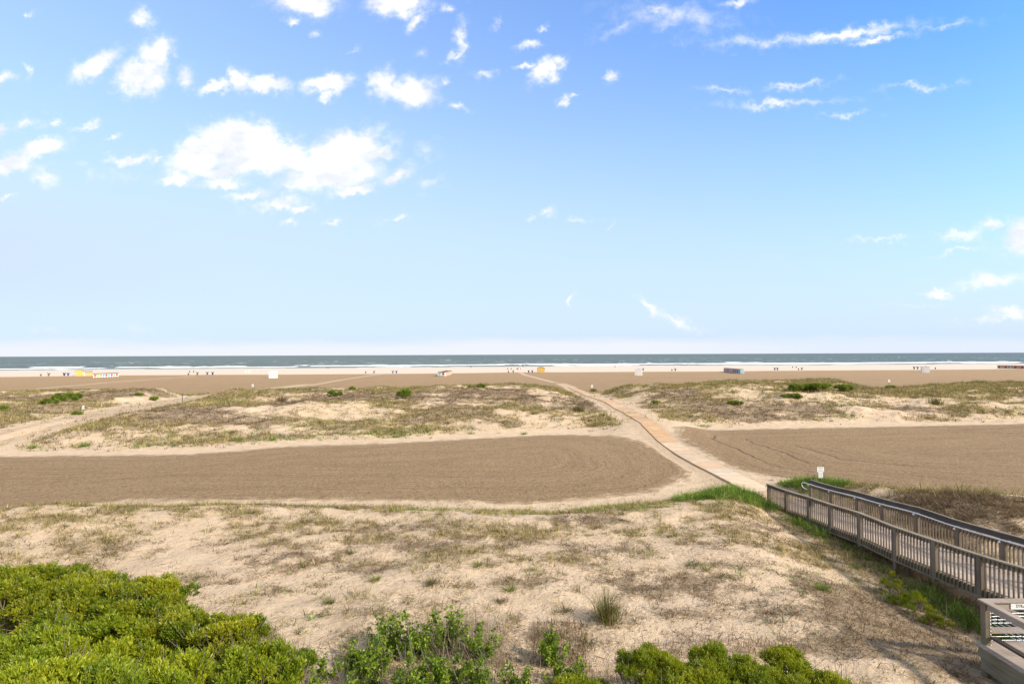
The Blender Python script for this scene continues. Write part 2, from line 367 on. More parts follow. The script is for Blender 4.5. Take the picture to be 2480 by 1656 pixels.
# patches of bare sand (-) and growth (+): px, py, rx, ry, amount, tone (0 tan, 1 dead brown, 2 green)
PATCH = [(904,1002,150,16,-.55,0),(1347,1004,110,20,-.45,0),(1250,1036,230,11,-.6,0),(819,944,60,7,-.8,0),(1061,958,26,5,-.7,0),(1040,984,40,6,-.4,0),(734,1022,50,12,-.5,0),(1290,950,50,7,-.5,0),(1200,948,50,4,-.4,0),
(119,951,60,6,-.8,0),(204,948,50,5,-.7,0),(477,952,90,8,-.8,0),(272,992,100,11,-.7,0),(392,968,60,12,-.9,0),(630,1012,80,15,-.75,0),(640,990,30,8,-.4,0),(34,1002,40,5,-.7,0),(100,1075,120,16,-.35,0),(330,1097,330,7,-.6,0),(720,1076,300,6,-.5,0),(250,1062,60,10,-.3,0),
(100,1005,85,15,.45,1),(85,968,95,9,.5,1),(290,968,75,11,.6,1),(477,1012,150,18,.35,1),(681,1000,60,22,.5,1),(221,1032,60,12,.6,0),(400,1040,120,14,.3,0),(1000,1020,50,12,.3,1),(1130,1010,110,16,.45,1),(1180,970,200,14,.4,1),(900,975,200,12,.35,1),(560,970,80,8,.35,0),
(785,1055,110,9,.9,2),(904,1054,70,6,.7,2),(1000,1045,60,8,.2,2),(1110,1046,60,5,.2,2),(600,1070,60,8,.3,2),
(1765,931,95,9,-.85,0),(1987,974,100,8,-.5,0),(2225,974,110,10,-.55,0),(1918,1018,150,9,-.8,0),(2190,1012,180,12,-.35,0),(2430,982,70,12,-.6,0),(1884,1000,60,12,-.6,0),(2080,935,40,7,-.6,0),(1560,950,80,9,-.6,0),(1900,1030,300,7,-.7,0),(2400,1018,150,6,-.6,0),
(1765,1000,115,22,.9,1),(1900,985,70,8,.5,1),(1640,965,80,12,.6,1),(1500,985,40,14,.2,1),(2360,945,170,12,.3,0),(1920,945,120,9,.3,0),(2200,950,60,10,.35,0),(2230,985,50,9,.3,1),(1610,935,120,5,.4,0),(1420,962,40,14,.35,1),(1390,985,60,12,.3,1),
# near dune
(1432,1268,130,16,.55,1),(1217,1427,60,14,.5,1),(1306,1425,70,18,.65,1),(900,1390,50,10,.5,1),(1060,1330,240,14,.22,1),(800,1272,140,8,.2,0),(290,1255,40,16,.9,0),(185,1250,30,14,.8,0),(90,1290,80,12,.6,0),(450,1225,90,7,.7,0),(1100,1236,260,12,.4,2),(1350,1225,150,10,.3,2),
(2063,1441,80,44,1.0,1),(2120,1505,100,50,1.0,1),(1935,1500,120,36,.75,1),(2230,1520,90,60,.8,1),(1810,1380,90,30,.35,1),(1700,1340,110,26,.25,1),(2150,1580,130,50,.6,1),(2000,1600,120,30,.5,1),(1840,1268,70,18,.4,1),(1960,1330,60,16,.3,0),(1560,1430,150,30,.25,1),(1660,1500,120,30,.25,1),(2290,1560,90,60,.8,1),(2330,1620,90,60,.7,1),(2200,1600,120,50,.6,1),(2000,1440,60,30,.4,1),(1700,1260,90,14,.3,0),(1600,1290,140,16,.3,0),(700,1290,160,12,.3,0),(1250,1300,200,16,.35,0),(950,1290,120,12,.3,1),(560,1250,120,8,.3,0),  # lower-right brown growth, thickened so its colour also carries the slope's shade
(560,1420,60,8,.35,1),(1740,1560,70,20,.35,1),(1500,1560,110,40,.45,1),(1330,1560,90,40,.3,1),(1000,1620,200,40,.4,1),(330,1330,200,8,.15,1),(650,1360,160,14,.1,1),(1460,1330,120,18,.3,1),
(2280,1235,110,20,.95,1),(2420,1262,120,22,.9,1),(2100,1190,60,10,.8,0),(2330,1212,150,5,.45,2),(2150,1212,60,7,-.5,0),(2350,1300,120,18,.25,1),
(300,1385,330,30,-.1,0),(560,1500,120,60,-.1,0)]
_pc = []
for (px, py, rx, ry, am, tone) in PATCH:
    z = .9 if py > 1215 else (1.2 if py < 1000 else .7)
    if py < 960: z = 2.2
    c = gp(px, py, z); dd = c[1]
    # length of ground covered by ry picture rows on a slope facing the viewer
    slope = .05 if py < 1215 else .02
    _pc.append((c[0], dd, rx*dd/F, ry*dd/F/((H-z)/dd+slope), am, tone))
def veg(X, Y):
    """growth density 0..1 and weights of dead brown / green"""
    X = np.asarray(X, float); Y = np.asarray(Y, float); u = X/np.maximum(Y, 5)
    t2 = np.interp(u, *toe2); t1 = np.interp(X, *toe1)
    mid = ss((Y-t2)/7)*ss((131-Y)/5)
    n = fbm(X*.16, Y*.20, 5, 77, .6)
    base = mid*(.78+1.15*n+.12*ss((Y-100)/10))
    near = ss((t1+.8+1.5*fbm(X*.4, Y*.4, 3, 44)-Y)/3.2)
    n2 = fbm(X*.35, Y*.4, 5, 88, .6)
    base = base+near*(.30+.70*n2+.12*ss((X+4)/16))
    br = .35+.9*fbm(X*.09, Y*.12, 3, 91); gr = .06+.3*mid*-.1+(.5-.3*mid)*fbm(X*.2, Y*.25, 3, 95)+.12*ss((Y-108)/8)
    wob = 1+.5*fbm(X*.3, Y*.3, 3, 99)
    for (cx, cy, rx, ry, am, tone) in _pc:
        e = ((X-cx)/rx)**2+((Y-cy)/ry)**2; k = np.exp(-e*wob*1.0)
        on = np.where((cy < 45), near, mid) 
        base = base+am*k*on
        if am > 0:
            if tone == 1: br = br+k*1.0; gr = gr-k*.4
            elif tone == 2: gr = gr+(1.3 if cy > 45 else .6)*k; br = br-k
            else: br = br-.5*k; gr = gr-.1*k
    base = base+mid*(.42*fbm(X*.75, Y*.9, 3, 111)-.02)+near*.55*fbm(X*1.3, Y*1.5, 3, 113)-mid*.16*ss((u-.25)/.2)*ss((108-Y)/10)*1.3
    # foot of the ramp: lush green banks
    for (cx, cy, rx, ry) in ((12.9, 33.6, 3.1, 1.9), (18.9, 36.9, 2.3, 2.2)):
        k = ss(1.7-((X-cx)/rx)**2-((Y-cy)/ry)**2); base = base+1.3*k; gr = gr+2.5*k; br = br-2*k
    # green strip along the ramp's shaded side
    k = np.exp(-((X-14.75)/.6)**2)*ss((33-Y)/2)*ss((Y-12)/2)*(.5+.9*ss(fbm(X*.5, Y*.5, 2, 115)*3+.4)); base = base+.6*k; gr = gr+.8*k
    # keep walkways and far sand clear
    for cx, w in ((mat_x(Y), 2.0), (left_x(Y), 2.8)):
        base = base*np.where(Y > 47, ss((np.abs(X-cx)-w)/2.5), 1)
    mat = ss((np.abs(X-mat_x(Y))-1.05)/.3); base = base*np.where(Y > 33, mat, 1)
    base = base*ss((np.abs(X-17.2)-.9)/.5+(Y > 35.5)*1.0)
    return np.clip(base, 0, 1), np.clip(br, 0, 1), np.clip(gr, 0, 1)

# ------------------------------------------------------------------ ground sheet
def build_ground():
    Ys = [-60, -40, -25, -12, -4, 0, 3, 5]; y = 6.0
    while y < 620: Ys.append(y); y += max(.028, .0062*y*(1.0 if y < 60 else .85))
    Ys = np.array(Ys); us = np.linspace(-1.35, 1.35, 860)
    YY, UU = np.meshgrid(Ys, us, indexing='ij'); XX = UU*(np.maximum(YY, 0)*1.0+7)
    # uneven column fan is fine: rows run left to right
    X = XX.ravel(); Y = YY.ravel()
    Z = height(X, Y)
    sl_ = poly_sd(X, Y, PL); sr_ = poly_sd(X, Y, PR); sd = np.maximum(sl_, sr_)
    # far raked band
    sy = shore_y(X); u = X/np.maximum(Y, 5)
    edge = np.interp(u, [pxu(0), pxu(300), pxu(700), pxu(1000), pxu(1240), pxu(1700), pxu(2100), pxu(2480)], [248, 262, 268, 272, 284, 285, 298, 306])+3*fbm(X*.03, X*0, 3, 61)
    sdf = np.minimum(edge-Y, (Y-(122+3*fbm(X*.1, X*0, 3, 66)))*1.0)
    sd = np.where(Y > 118, sdf, sd)
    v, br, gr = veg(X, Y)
    td = track_d(X, Y)
    walk = np.maximum(np.where((Y > 35), 1-ss((np.abs(X-mat_x(Y)+.35)-1.25)/.9), 0), np.where(Y > 48, 1-ss((np.abs(X-left_x(Y))-2.2)/1.0), 0))*ss((185-Y)/20)
    pale = ss((Y-edge-2)/6); wet = ss((Y-sy+9)/7)
    col = np.stack([np.clip(.5+sd/4, 0, 1), v, pale, wet], 1)
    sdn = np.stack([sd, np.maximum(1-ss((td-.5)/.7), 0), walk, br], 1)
    ny, nx = len(Ys), len(us); i = np.arange(ny*nx).reshape(ny, nx)
    fc = np.stack([i[:-1, :-1], i[:-1, 1:], i[1:, 1:], i[1:, :-1]], -1).reshape(-1, 4)
    m, N = new_mat('beach_sand')
    g = N('ShaderNodeNewGeometry').outputs['Position']
    za = N('ShaderNodeAttribute', attribute_name='zone'); zs = N('ShaderNodeSeparateColor', {0: za.outputs['Color']})
    zb = N('ShaderNodeAttribute', attribute_name='zone2'); zt = N('ShaderNodeSeparateXYZ', {0: zb.outputs['Vector']})
    rk, vg, pl, wt = zs.outputs[0], zs.outputs[1], zs.outputs[2], za.outputs['Alpha']
    sdv, trk, wlk, brn = zt.outputs[0], zt.outputs[1], zt.outputs[2], zb.outputs['Alpha']
    n_big = N.noise(g, .12, 5, .6); n_mid = N.noise(g, .9, 5, .62); n_fine = N.noise(g, 9, 5, .7); n_f2 = N.noise(g, 34, 3, .7)
    sand = N.mix(N.ramp(n_mid, .3, .75), (.655, .50, .335), (.53, .395, .26))
    sand = N.mix(N.math('MULTIPLY', N.ramp(n_fine, .5, .72), .45), sand, (.40, .275, .175))
    sand = N.mix(N.math('MULTIPLY', N.ramp(n_f2, .55, .72), .35), sand, (.33, .22, .14))
    sand = N.mix(N.math('MULTIPLY', N.ramp(n_big, .4, .7), .35), sand, (.66, .49, .325))
    # litter under the growth
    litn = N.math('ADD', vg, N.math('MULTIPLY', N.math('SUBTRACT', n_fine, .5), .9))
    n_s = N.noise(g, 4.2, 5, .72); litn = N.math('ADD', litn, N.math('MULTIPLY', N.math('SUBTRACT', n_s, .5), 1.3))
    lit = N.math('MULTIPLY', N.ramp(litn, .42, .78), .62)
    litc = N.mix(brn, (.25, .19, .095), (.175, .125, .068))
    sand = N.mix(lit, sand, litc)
    # specks of debris
    vo = N('ShaderNodeTexVoronoi', {'Vector': N.vmath('MULTIPLY', g, (5, 5, 1)), 'Scale': 1.0, 'Randomness': 1.0}).outputs['Distance']
    sp = N.math('MULTIPLY', N.ramp(vo, .16, .05), N.ramp(n_mid, .5, .62)); sand = N.mix(N.math('MULTIPLY', sp, .6), sand, (.2, .14, .1))
    # raked sand: furrows follow the edge of the strip
    fu = N('ShaderNodeCombineXYZ', {0: N.math('MULTIPLY', sdv, 3.2), 1: N.math('MULTIPLY', N('ShaderNodeSeparateXYZ', {0: g}).outputs[0], .25), 2: N.math('MULTIPLY', N('ShaderNodeSeparateXYZ', {0: g}).outputs[1], .25)}).outputs[0]
    f1 = N.noise(fu, 1.0, 4, .65); f2 = N.noise(fu, .22, 3, .6)
    cl = N('ShaderNodeTexVoronoi', {'Vector': g, 'Scale': 5.5, 'Randomness': 1.0}).outputs['Distance']
    cl2 = N.noise(g, 4.6, 5, .78, 1.2)
    passes = N.math('ADD', sdv, N.math('MULTIPLY', N.noise(g, .16, 3, .6), 2.6))
    w = N.math('ABSOLUTE', N.math('SUBTRACT', N.math('FRACT', N.math('DIVIDE', passes, 3.4)), .5))
    line = N.math('MULTIPLY', N.ramp(N.math('ADD', w, N.math('MULTIPLY', n_fine, .06)), .085, .035), N.math('MULTIPLY', N.ramp(N.noise(g, .06, 2, .5), .50, .58), N.ramp(N('ShaderNodeSeparateXYZ', {0: g}).outputs[0], 12, 20, .22, 1.0)))
    rake = N.mix(N.ramp(f1, .25, .75), (.45, .30, .16), (.31, .205, .108))
    rake = N.mix(N.math('MULTIPLY', N.ramp(f2, .35, .65), .45), rake, (.47, .32, .175))
    rake = N.mix(N.math('MULTIPLY', N.ramp(cl2, .49, .62), .9), rake, (.18, .12, .066))
    rake = N.mix(N.math('MULTIPLY', N.ramp(cl2, .45, .3), .6), rake, (.58, .43, .255))
    rake = N.mix(N.math('MULTIPLY', line, .7), rake, (.13, .09, .065))
    edge_n = N.math('ADD', rk, N.math('MULTIPLY', N.math('SUBTRACT', N.math('ADD', N.math('MULTIPLY', n_mid, .6), N.math('MULTIPLY', f1, .4)), .5), .9))
    rf = N.math('MULTIPLY', N.ramp(edge_n, .38, .78), N.ramp(N.math('MAXIMUM', wlk, trk), .9, .2))
    trkf = N.math('MULTIPLY', trk, .75)
    c = N.mix(rf, sand, rake)
    c = N.mix(trkf, c, (.50, .37, .26))
    c = N.mix(N.math('MULTIPLY', wlk, .6), c, (.45, .33, .215))
    palec = N.mix(N.ramp(n_mid, .3, .7), (.66, .555, .45), (.60, .50, .395))
    c = N.mix(pl, c, palec)
    c = N.mix(N.math('MULTIPLY', wt, .75), c, (.33, .27, .23))
    # bump
    hb = N.math('ADD', N.math('ADD', N.math('MULTIPLY', n_mid, .16), N.math('MULTIPLY', N.noise(g, 3.2, 3, .6), .09)), N.math('ADD', N.math('MULTIPLY', n_fine, .06), N.math('MULTIPLY', n_f2, .018)))
    rb = N.math('ADD', N.math('MULTIPLY', cl2, .22), N.math('ADD', N.math('MULTIPLY', f1, .10), N.math('MULTIPLY', line, -.12)))
    hh = N.math('ADD', hb, N.math('MULTIPLY', rb, rf))
    dist = N.vmath('LENGTH', g)
    bs = N.ramp(dist, 90, 400, 1.0, .2)
    b = N('ShaderNodeBump', {'Strength': bs, 'Distance': 1.0, 'Height': hh})
    p = N('ShaderNodeBsdfPrincipled', {'Base Color': c, 'Roughness': N.math('SUBTRACT', .95, N.math('MULTIPLY', wt, .55)), 'Specular IOR Level': .2, 'Normal': b.outputs[0]})
    finish(N, p.outputs[0])
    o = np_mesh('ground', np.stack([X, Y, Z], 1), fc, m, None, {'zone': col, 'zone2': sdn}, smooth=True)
    tag(o, kind='structure')
build_ground()

# ------------------------------------------------------------------ the sea
SEA = -1.0
def build_sea():
    s = np.concatenate([np.arange(-30, 330, 1.1), 330*np.exp(np.linspace(.004, math.log(22000/330), 130))])
    us = np.linspace(-1.35, 1.35, 1100)
    SS, UU = np.meshgrid(s, us, indexing='ij')
    X = UU*(470+np.maximum(SS, 0)); X = X.ravel(); s_ = SS.ravel(); Y = shore_y(X)+s_
    wob = 10*fbm(X*.012, s_*0, 3, 3)+5*fbm(X*.05, s_*.02, 3, 4)
    foam = np.zeros_like(X); hgt = np.zeros_like(X)
    for k, (c, w, am, thr) in enumerate([(4, 2.2, .1, -.2), (22, 3, .3, .1), (44, 5, .5, -.1), (72, 7, .8, -.3), (100, 6, .8, .12), (138, 6, .8, .32), (175, 6, .7, .42), (225, 6, .6, .5)]):
        q = s_-c-wob*(.4+.1*k)-6*fbm(X*.018+k*9, s_*0, 3, 50+k)
        on = ss((fbm(X*.02+k*5, s_*0+k, 4, 70+k)-thr)/.25)
        foam = np.maximum(foam, np.exp(-(np.where(q < 0, q/(w*1.3), q/(w*.35)))**2)*on)
        hgt += am*np.exp(-(q/(w*.8))**2)*(.35+.65*on)
    shallow = ss((120-s_)/110)
    lace = fbm(X*.10, s_*.25, 4, 90)
    foam = np.clip(foam*(1.15+.5*lace), 0, 1)
    # scattered whitecaps further out
    caps = ss((fbm(X*.05, s_*.12, 4, 101, .65)-.46)/.08)*(s_ > 110)*(s_ < 2500)*.8
    foam = np.maximum(foam, caps*np.clip(1.2-s_/2500, 0, 1))
    chop = .12*fbm(X*.12, s_*.3, 3, 55)*(s_ < 600)
    Z = SEA+(hgt+chop)*ss((s_+2)/10)+.0*X
    i = np.arange(len(X)).reshape(SS.shape)
    fc = np.stack([i[:-1, :-1], i[:-1, 1:], i[1:, 1:], i[1:, :-1]], -1).reshape(-1, 4)
    m, N = new_mat('sea_water'); g = N('ShaderNodeNewGeometry').outputs['Position']
    za = N('ShaderNodeSeparateColor', {0: N('ShaderNodeAttribute', attribute_name='zone').outputs['Color']})
    n1 = N.noise(N.vmath('MULTIPLY', g, (.04, .10, 1)), 1.0, 5, .65); n2 = N.noise(N.vmath('MULTIPLY', g, (.35, .8, 1)), 1.0, 5, .7)
    n3 = N.noise(N.vmath('MULTIPLY', g, (.004, .012, 1)), 1.0, 4, .6)
    deep = N.mix(N.ramp(n1, .35, .65), (.078, .108, .092), (.185, .215, .178))
    deep = N.mix(N.math('MULTIPLY', N.ramp(n3, .35, .65), .35), deep, (.045, .075, .070))
    c = N.mix(N.math('MULTIPLY', za.outputs[1], .6), deep, (.26, .28, .25))
    ff = N.ramp(N.math('ADD', za.outputs[0], N.math('MULTIPLY', N.math('SUBTRACT', n2, .5), 1.1)), .40, .62)
    c = N.mix(ff, c, (.86, .87, .86))
    b = N('ShaderNodeBump', {'Strength': .9, 'Distance': 1.0, 'Height': N.math('ADD', N.math('MULTIPLY', n1, 1.2), N.math('MULTIPLY', n2, .3))})
    p = N('ShaderNodeBsdfPrincipled', {'Base Color': c, 'Roughness': N.math('ADD', .5, N.math('MULTIPLY', ff, .4)), 'Specular IOR Level': .12, 'Normal': b.outputs[0]})
    finish(N, p.outputs[0])
    o = np_mesh('sea_water', np.stack([X, Y, Z], 1), fc, m, None, {'zone': np.stack([foam, shallow, foam*0], 1)}, smooth=True)
    tag(o, kind='structure')
build_sea()

# ------------------------------------------------------------------ grass
def unit(v): return v/np.maximum(np.linalg.norm(v, axis=1, keepdims=True), 1e-9)
def blades(P, L, W, az, lean, curl, C, seg=1):
    """P base (n,3); L length; lean from vertical (rad); curl extra bend; returns co, tris, colours"""
    n = len(P); d = np.stack([np.cos(az), np.sin(az), 0*az], 1); side = np.stack([-np.sin(az+rng.normal(0, .9, n)), np.cos(az+rng.normal(0, .9, n)), 0*az], 1)*(W/2)[:, None]
    def pt(t):
        a = lean+curl*t; return P+d*(L*t*np.sin(a))[:, None]+np.array([0, 0, 1.0])*(L*t*np.cos(a))[:, None]
    if seg == 1:
        co = np.stack([P-side, P+side, pt(1.0)], 1).reshape(-1, 3); i = np.arange(n)[:, None]*3; f = i+np.array([[0, 1, 2]])
        return co, f, np.repeat(C, 3, 0)
    m = pt(.55)
    co = np.stack([P-side, P+side, m-side*.7, m+side*.7, pt(1.0)], 1).reshape(-1, 3)
    i = (np.arange(n)*5)[:, None, None]; f = (i+np.array([[0, 1, 3], [0, 3, 2], [2, 3, 4]])[None]).reshape(-1, 3)
    return co, f, np.repeat(C, 5, 0)
def join(parts):
    cos, fs, cs = [], [], []; b = 0
    for co, f, c in parts: cos.append(co); fs.append(f+b); cs.append(c); b += len(co)
    return np.concatenate(cos), np.concatenate(fs), np.concatenate(cs)
TAN = np.array([[.36, .28, .13], [.28, .225, .095], [.44, .34, .17], [.23, .21, .075]])
BRN = np.array([[.15, .10, .06], [.21, .14, .08], [.10, .07, .045], [.28, .20, .115]])
GRN = np.array([[.15, .24, .03], [.21, .29, .05], [.11, .19, .03], [.27, .32, .08]])
def pick(tab, n): return tab[rng.integers(0, len(tab), n)]*rng.uniform(.8, 1.2, (n, 1))
def scatter(n, y0, y1, um, extra=0.0):
    """even over the ground inside a fan seen from the camera"""
    Y = np.sqrt(rng.uniform(y0*y0, y1*y1, n)); u = rng.uniform(-um, um, n); return u*(Y+extra), Y
def clumps(X, Y, k, L0, L1, W, lean, br, gr, spread, seg, curl=.5, flat=None):
    n = len(X); Z = height(X, Y); idx = np.repeat(np.arange(n), k); m = n*k
    a = rng.uniform(0, 2*np.pi, m); r = np.abs(rng.normal(0, 1, m))*spread[idx] if hasattr(spread, '__len__') else np.abs(rng.normal(0, 1, m))*spread
    r = r*np.exp(rng.normal(0, .35, n))[idx]
    P = np.stack([X[idx]+r*np.cos(a), Y[idx]+r*np.sin(a), Z[idx]-.02], 1); P[:, 2] = height(P[:, 0], P[:, 1])-.015
    sz = np.clip(np.exp(rng.normal(-.1, .36, n)), .3, 1.6)[idx]
    L = rng.uniform(L0, L1, m)*sz; az = a+rng.normal(0, .7, m)
    rr = rng.uniform(0, 1, n); ig = rr < gr; ib = (~ig) & (rng.uniform(0, 1, n) < br)
    CC = pick(TAN, n); CC[ib] = pick(BRN, ib.sum()); CC[ig] = pick(GRN, ig.sum()); CC *= np.clip(np.exp(rng.normal(-.15, .42, (n, 1))), .4, 1.6)
    C = CC[idx]*rng.uniform(.8, 1.25, (m, 1)); isb = ib[idx]
    ln = np.abs(rng.normal(lean, .3, m)); ln = np.where(isb, ln+.45, ln); L = np.where(isb, L*.75, L)
    return blades(P, L, np.full(m, W)*rng.uniform(.7, 1.3, m), az, ln, rng.uniform(0, curl, m)*2, C, seg)
def grow():
    # mid dunes
    X, Y = scatter(230000, 50, 132, 1.08); v, br, gr = veg(X, Y)
    k = rng.uniform(0, 1, len(X)) < np.clip(v*1.3-.12, .05, .95)*ss((Y-np.interp(X/Y, *toe2)+1)/5); X, Y, v, br, gr = X[k], Y[k], v[k], br[k], gr[k]
    e = -np.maximum(poly_sd(X, Y, PL), poly_sd(X, Y, PR)); k = rng.uniform(.02, 1, len(X)) < ss((e-.3)/4); X, Y, v, br, gr = X[k], Y[k], v[k], br[k], gr[k]
    print('mid clumps', len(X))
    tall = .8+.5*vn(X*.1, Y*.1, 5)
    a = clumps(X, Y, 10, .22, .62, .05, .5, br, gr, .17, 1)
    co, f, c = a
    o = np_mesh('dune_grass', co, f, M['grass'], None, {'col': c})
    tag(o, 'tan and olive beach grass spread over the far dunes between the raked strips', 'dune grass', kind='stuff')
    # near dune
    X, Y = scatter(75000, 9, 41, 1.15, 2); v, br, gr = veg(X, Y)
    k = rng.uniform(0, 1, len(X)) < np.clip(v*1.2-.10, .035, .95); X, Y, v, br, gr = X[k], Y[k], v[k], br[k], gr[k]
    e = -np.maximum(poly_sd(X, Y, PL), poly_sd(X, Y, PR)); k = (rng.uniform(.05, 1, len(X)) < ss((e+.3)/2.4)) & ~((X > 15.0) & (X < 18.1) & ((Y > 27) | (X > 16.6))) & ~((X > 11.4) & (Y < 14.4)); X, Y, v, br, gr = X[k], Y[k], v[k], br[k], gr[k]
    print('near clumps', len(X))
    parts = [clumps(X, Y, 11, .07, .32, .015, .55, br, gr, .07, 2)]
    lush = gr*v > .75; 
    parts.append(clumps(X[lush], Y[lush], 16, .25, .55, .016, .3, br[lush]*0, gr[lush]*1.5, .12, 2))
    thick = (v > .3) & ~lush
    parts.append(clumps(X[thick], Y[thick], 9, .12, .42, .013, .55, br[thick], gr[thick], .12, 2))
    tall = (Y > 24) & (Y < 32) & (X > 19.5) & (v > .4)
    parts.append(clumps(X[tall], Y[tall], 16, .25, .7, .016, .5, br[tall], gr[tall], .2, 2))
    co, f, c = join(parts)
    o = np_mesh('beach_grass', co, f, M['grass'], None, {'col': c})
    tag(o, 'thin dry and green grass growing over the sandy dune in the foreground', 'beach grass', kind='stuff')
    # dead stalks and twigs lying on the near sand
    X, Y = scatter(30000, 9, 33, 1.1, 2); v, br, gr = veg(X, Y)
    k = (rng.uniform(0, 1, len(X)) < .3+1.5*v) & ~((X > 11.4) & (Y < 14.3)) & ~((X > 15.1) & (X < 18.2)); X, Y = X[k], Y[k]; n = len(X)
    P = np.stack([X, Y, height(X, Y)+.01], 1)
    co, f, c = blades(P, rng.uniform(.08, .38, n), rng.uniform(.008, .02, n), rng.uniform(0, 6.28, n), rng.uniform(1.35, 1.52, n), rng.uniform(0, .1, n), pick(BRN, n)*1.1, 2)
    o = np_mesh('dead_stalks', co, f, M['grass'], None, {'col': c})
    tag(o, 'brown dead stalks and twigs strewn over the pale foreground sand', 'dead stalks', kind='stuff')
grow()

def tuft(px, py, z, n, L0, L1, spread, lean, tabs, label, group=None, W=.014, name='grass_tuft', cat='grass tuft'):
    p = gp(px, py, z); p = gp(px, py, hz(p[0], p[1])); x, y = p[0], p[1]; zz = hz(x, y)
    a = rng.uniform(0, 6.28, n); r = np.abs(rng.normal(0, spread, n))
    P = np.stack([r*np.cos(a), r*np.sin(a), 0*a], 1); P[:, 2] = height(P[:, 0]+x, P[:, 1]+y)-zz-.02
    C = np.concatenate([pick(t, n) for t in tabs]).reshape(len(tabs), n, 3)[rng.integers(0, len(tabs), n), np.arange(n)]
    co, f, c = blades(P, rng.uniform(L0, L1, n), rng.uniform(.7, 1.3, n)*W, a+rng.normal(0, .6, n), np.abs(rng.normal(lean, .2, n)), rng.uniform(0, .7, n), C, 2)
    o = np_mesh(name, co, f, M['grass'], None, {'col': c}); o.location = (x, y, zz)
    return tag(o, label, cat, group)
G1 = 'grass tufts on the near dune'
tuft(1468, 1503, 1.2, 420, .5, 1.15, .13, .07, [GRN*.6, BRN, TAN*.7], 'tall upright reedy tuft of grey green grass, the tallest on the near dune', G1, .012)
tuft(1480, 1507, 1.2, 160, .3, .7, .2, .25, [GRN*.6, TAN*.8], 'low skirt of grey green grass round the foot of the tallest tuft', G1)
for (px, py, n, L, sp, tb, lab) in [
    (797, 1460, 140, .28, .10, [GRN*.6, TAN*.7], 'small dark green tuft alone on bare sand, left of the leafy vine'),
    (1046, 1415, 170, .3, .16, [GRN*.6, BRN], 'low green and brown tuft on bare sand above the leafy vine'),
    (908, 1405, 140, .26, .12, [GRN*.8, TAN], 'green tuft beside a wide brown mat in the middle of the near dune'),
    (1212, 1458, 150, .22, .13, [BRN, BRN], 'round brown dead tuft on bare sand, left of the tall reedy tuft'),
    (1103, 1458, 70, .14, .09, [BRN, TAN], 'tiny brown tuft standing just above the tip of the leafy vine'),
    (1235, 1430, 170, .32, .14, [GRN*.8, TAN], 'wide green tuft in front of a dark brown patch in mid dune'),
    (1372, 1480, 110, .24, .12, [GRN*.6, BRN], 'short grey green tuft close left of the tall reedy tuft'),
    (1990, 1425, 170, .36, .15, [GRN*.8, GRN], 'bright green tuft on grey sand, left of the ramp bushes'),
    (2070, 1365, 90, .3, .1, [GRN*.8, GRN], 'narrow green tuft near the shaded side of the ramp'),
    (1425, 1560, 120, .3, .14, [GRN*.6, BRN], 'straggly brown green tuft below the tall reedy tuft'),
    (735, 1375, 90, .2, .1, [GRN*.6, TAN], 'small green tuft on smooth sand left of the dune centre'),
    (850, 1340, 110, .24, .12, [BRN, GRN*.7], 'thin brown green tuft on the upper slope left of the centre'),
    (1157, 1370, 200, .26, .2, [GRN*.7, TAN], 'broad scattered tuft of green blades in the dune centre'),
    (590, 1460, 70, .16, .1, [GRN*.7, BRN], 'tiny tuft on the sand just above the right end of the big green bushes')]:
    tuft(px, py, 1.2, n, L*.5, L*1.25, sp, .5, tb, lab, G1)
G2 = 'spiky green plants along the raked sand'
for (px, py, n, L, sp, lab) in [
    (48, 1250, 260, .75, .16, 'spiky bright green plant alone at the left end of the raked sand'),
    (205, 1078, 160, .8, .2, 'bright green spiky plant, the largest left of the far strip edge'),
    (78, 1086, 130, .7, .2, 'small green spiky plant near the left edge above the raked sand'),
    (660, 1066, 120, .8, .3, 'round green plant at the left end of the far green band'),
    (572, 1067, 110, .8, .3, 'green grass clump between the two round plants on the far bank'),
    (1270, 1052, 90, .6, .15, 'lone green sprout on the far bank, right of the green band'),
    (1140, 1050, 80, .5, .25, 'pair of small green sprouts past the right end of the green band'),
    (135, 1229, 60, .4, .15, 'small green plant behind the pale sand hump at left'),
    (1695, 1033, 60, .7, .3, 'green sprout at the corner where the right raked strip begins'),
    (1712, 1033, 60, .7, .3, 'second green sprout beside the right raked strip corner')]:
    tuft(px, py, .1, n, L*.5, L, sp, .55, [GRN*.8, GRN], lab, G2, .03, 'spiky_plant', 'dune plant')
G3 = 'brown clumps on the far dunes'
for (px, py, n, L, sp, tb, lab) in [
    (656, 951, 240, 1.7, .45, [BRN*1.1, TAN*.6], 'tall russet clump standing on the far dune crest'),
    (681, 958, 220, 1.4, .55, [BRN*1.1, BRN], 'shorter russet clump just right of the tallest one on the crest'),
    (1402, 1012, 260, 1.1, .5, [GRN*.6, BRN], 'dark olive clump on pale sand left of the plank walkway'),
    (1460, 1022, 160, .7, .6, [GRN*.6, TAN], 'low olive clump nearest the left side of the plank walkway'),
    (1438, 945, 260, 1.0, .5, [GRN*.5, TAN*.6], 'dark clump under the small white sign by the walkway gap'),
    (2268, 985, 240, 1.3, .5, [GRN*.5, BRN], 'upright dark clump on the pale face of the right hand dunes')]:
    tuft(px, py, 1.2, n, L*.5, L, sp, .2, tb, lab, G3, .05)

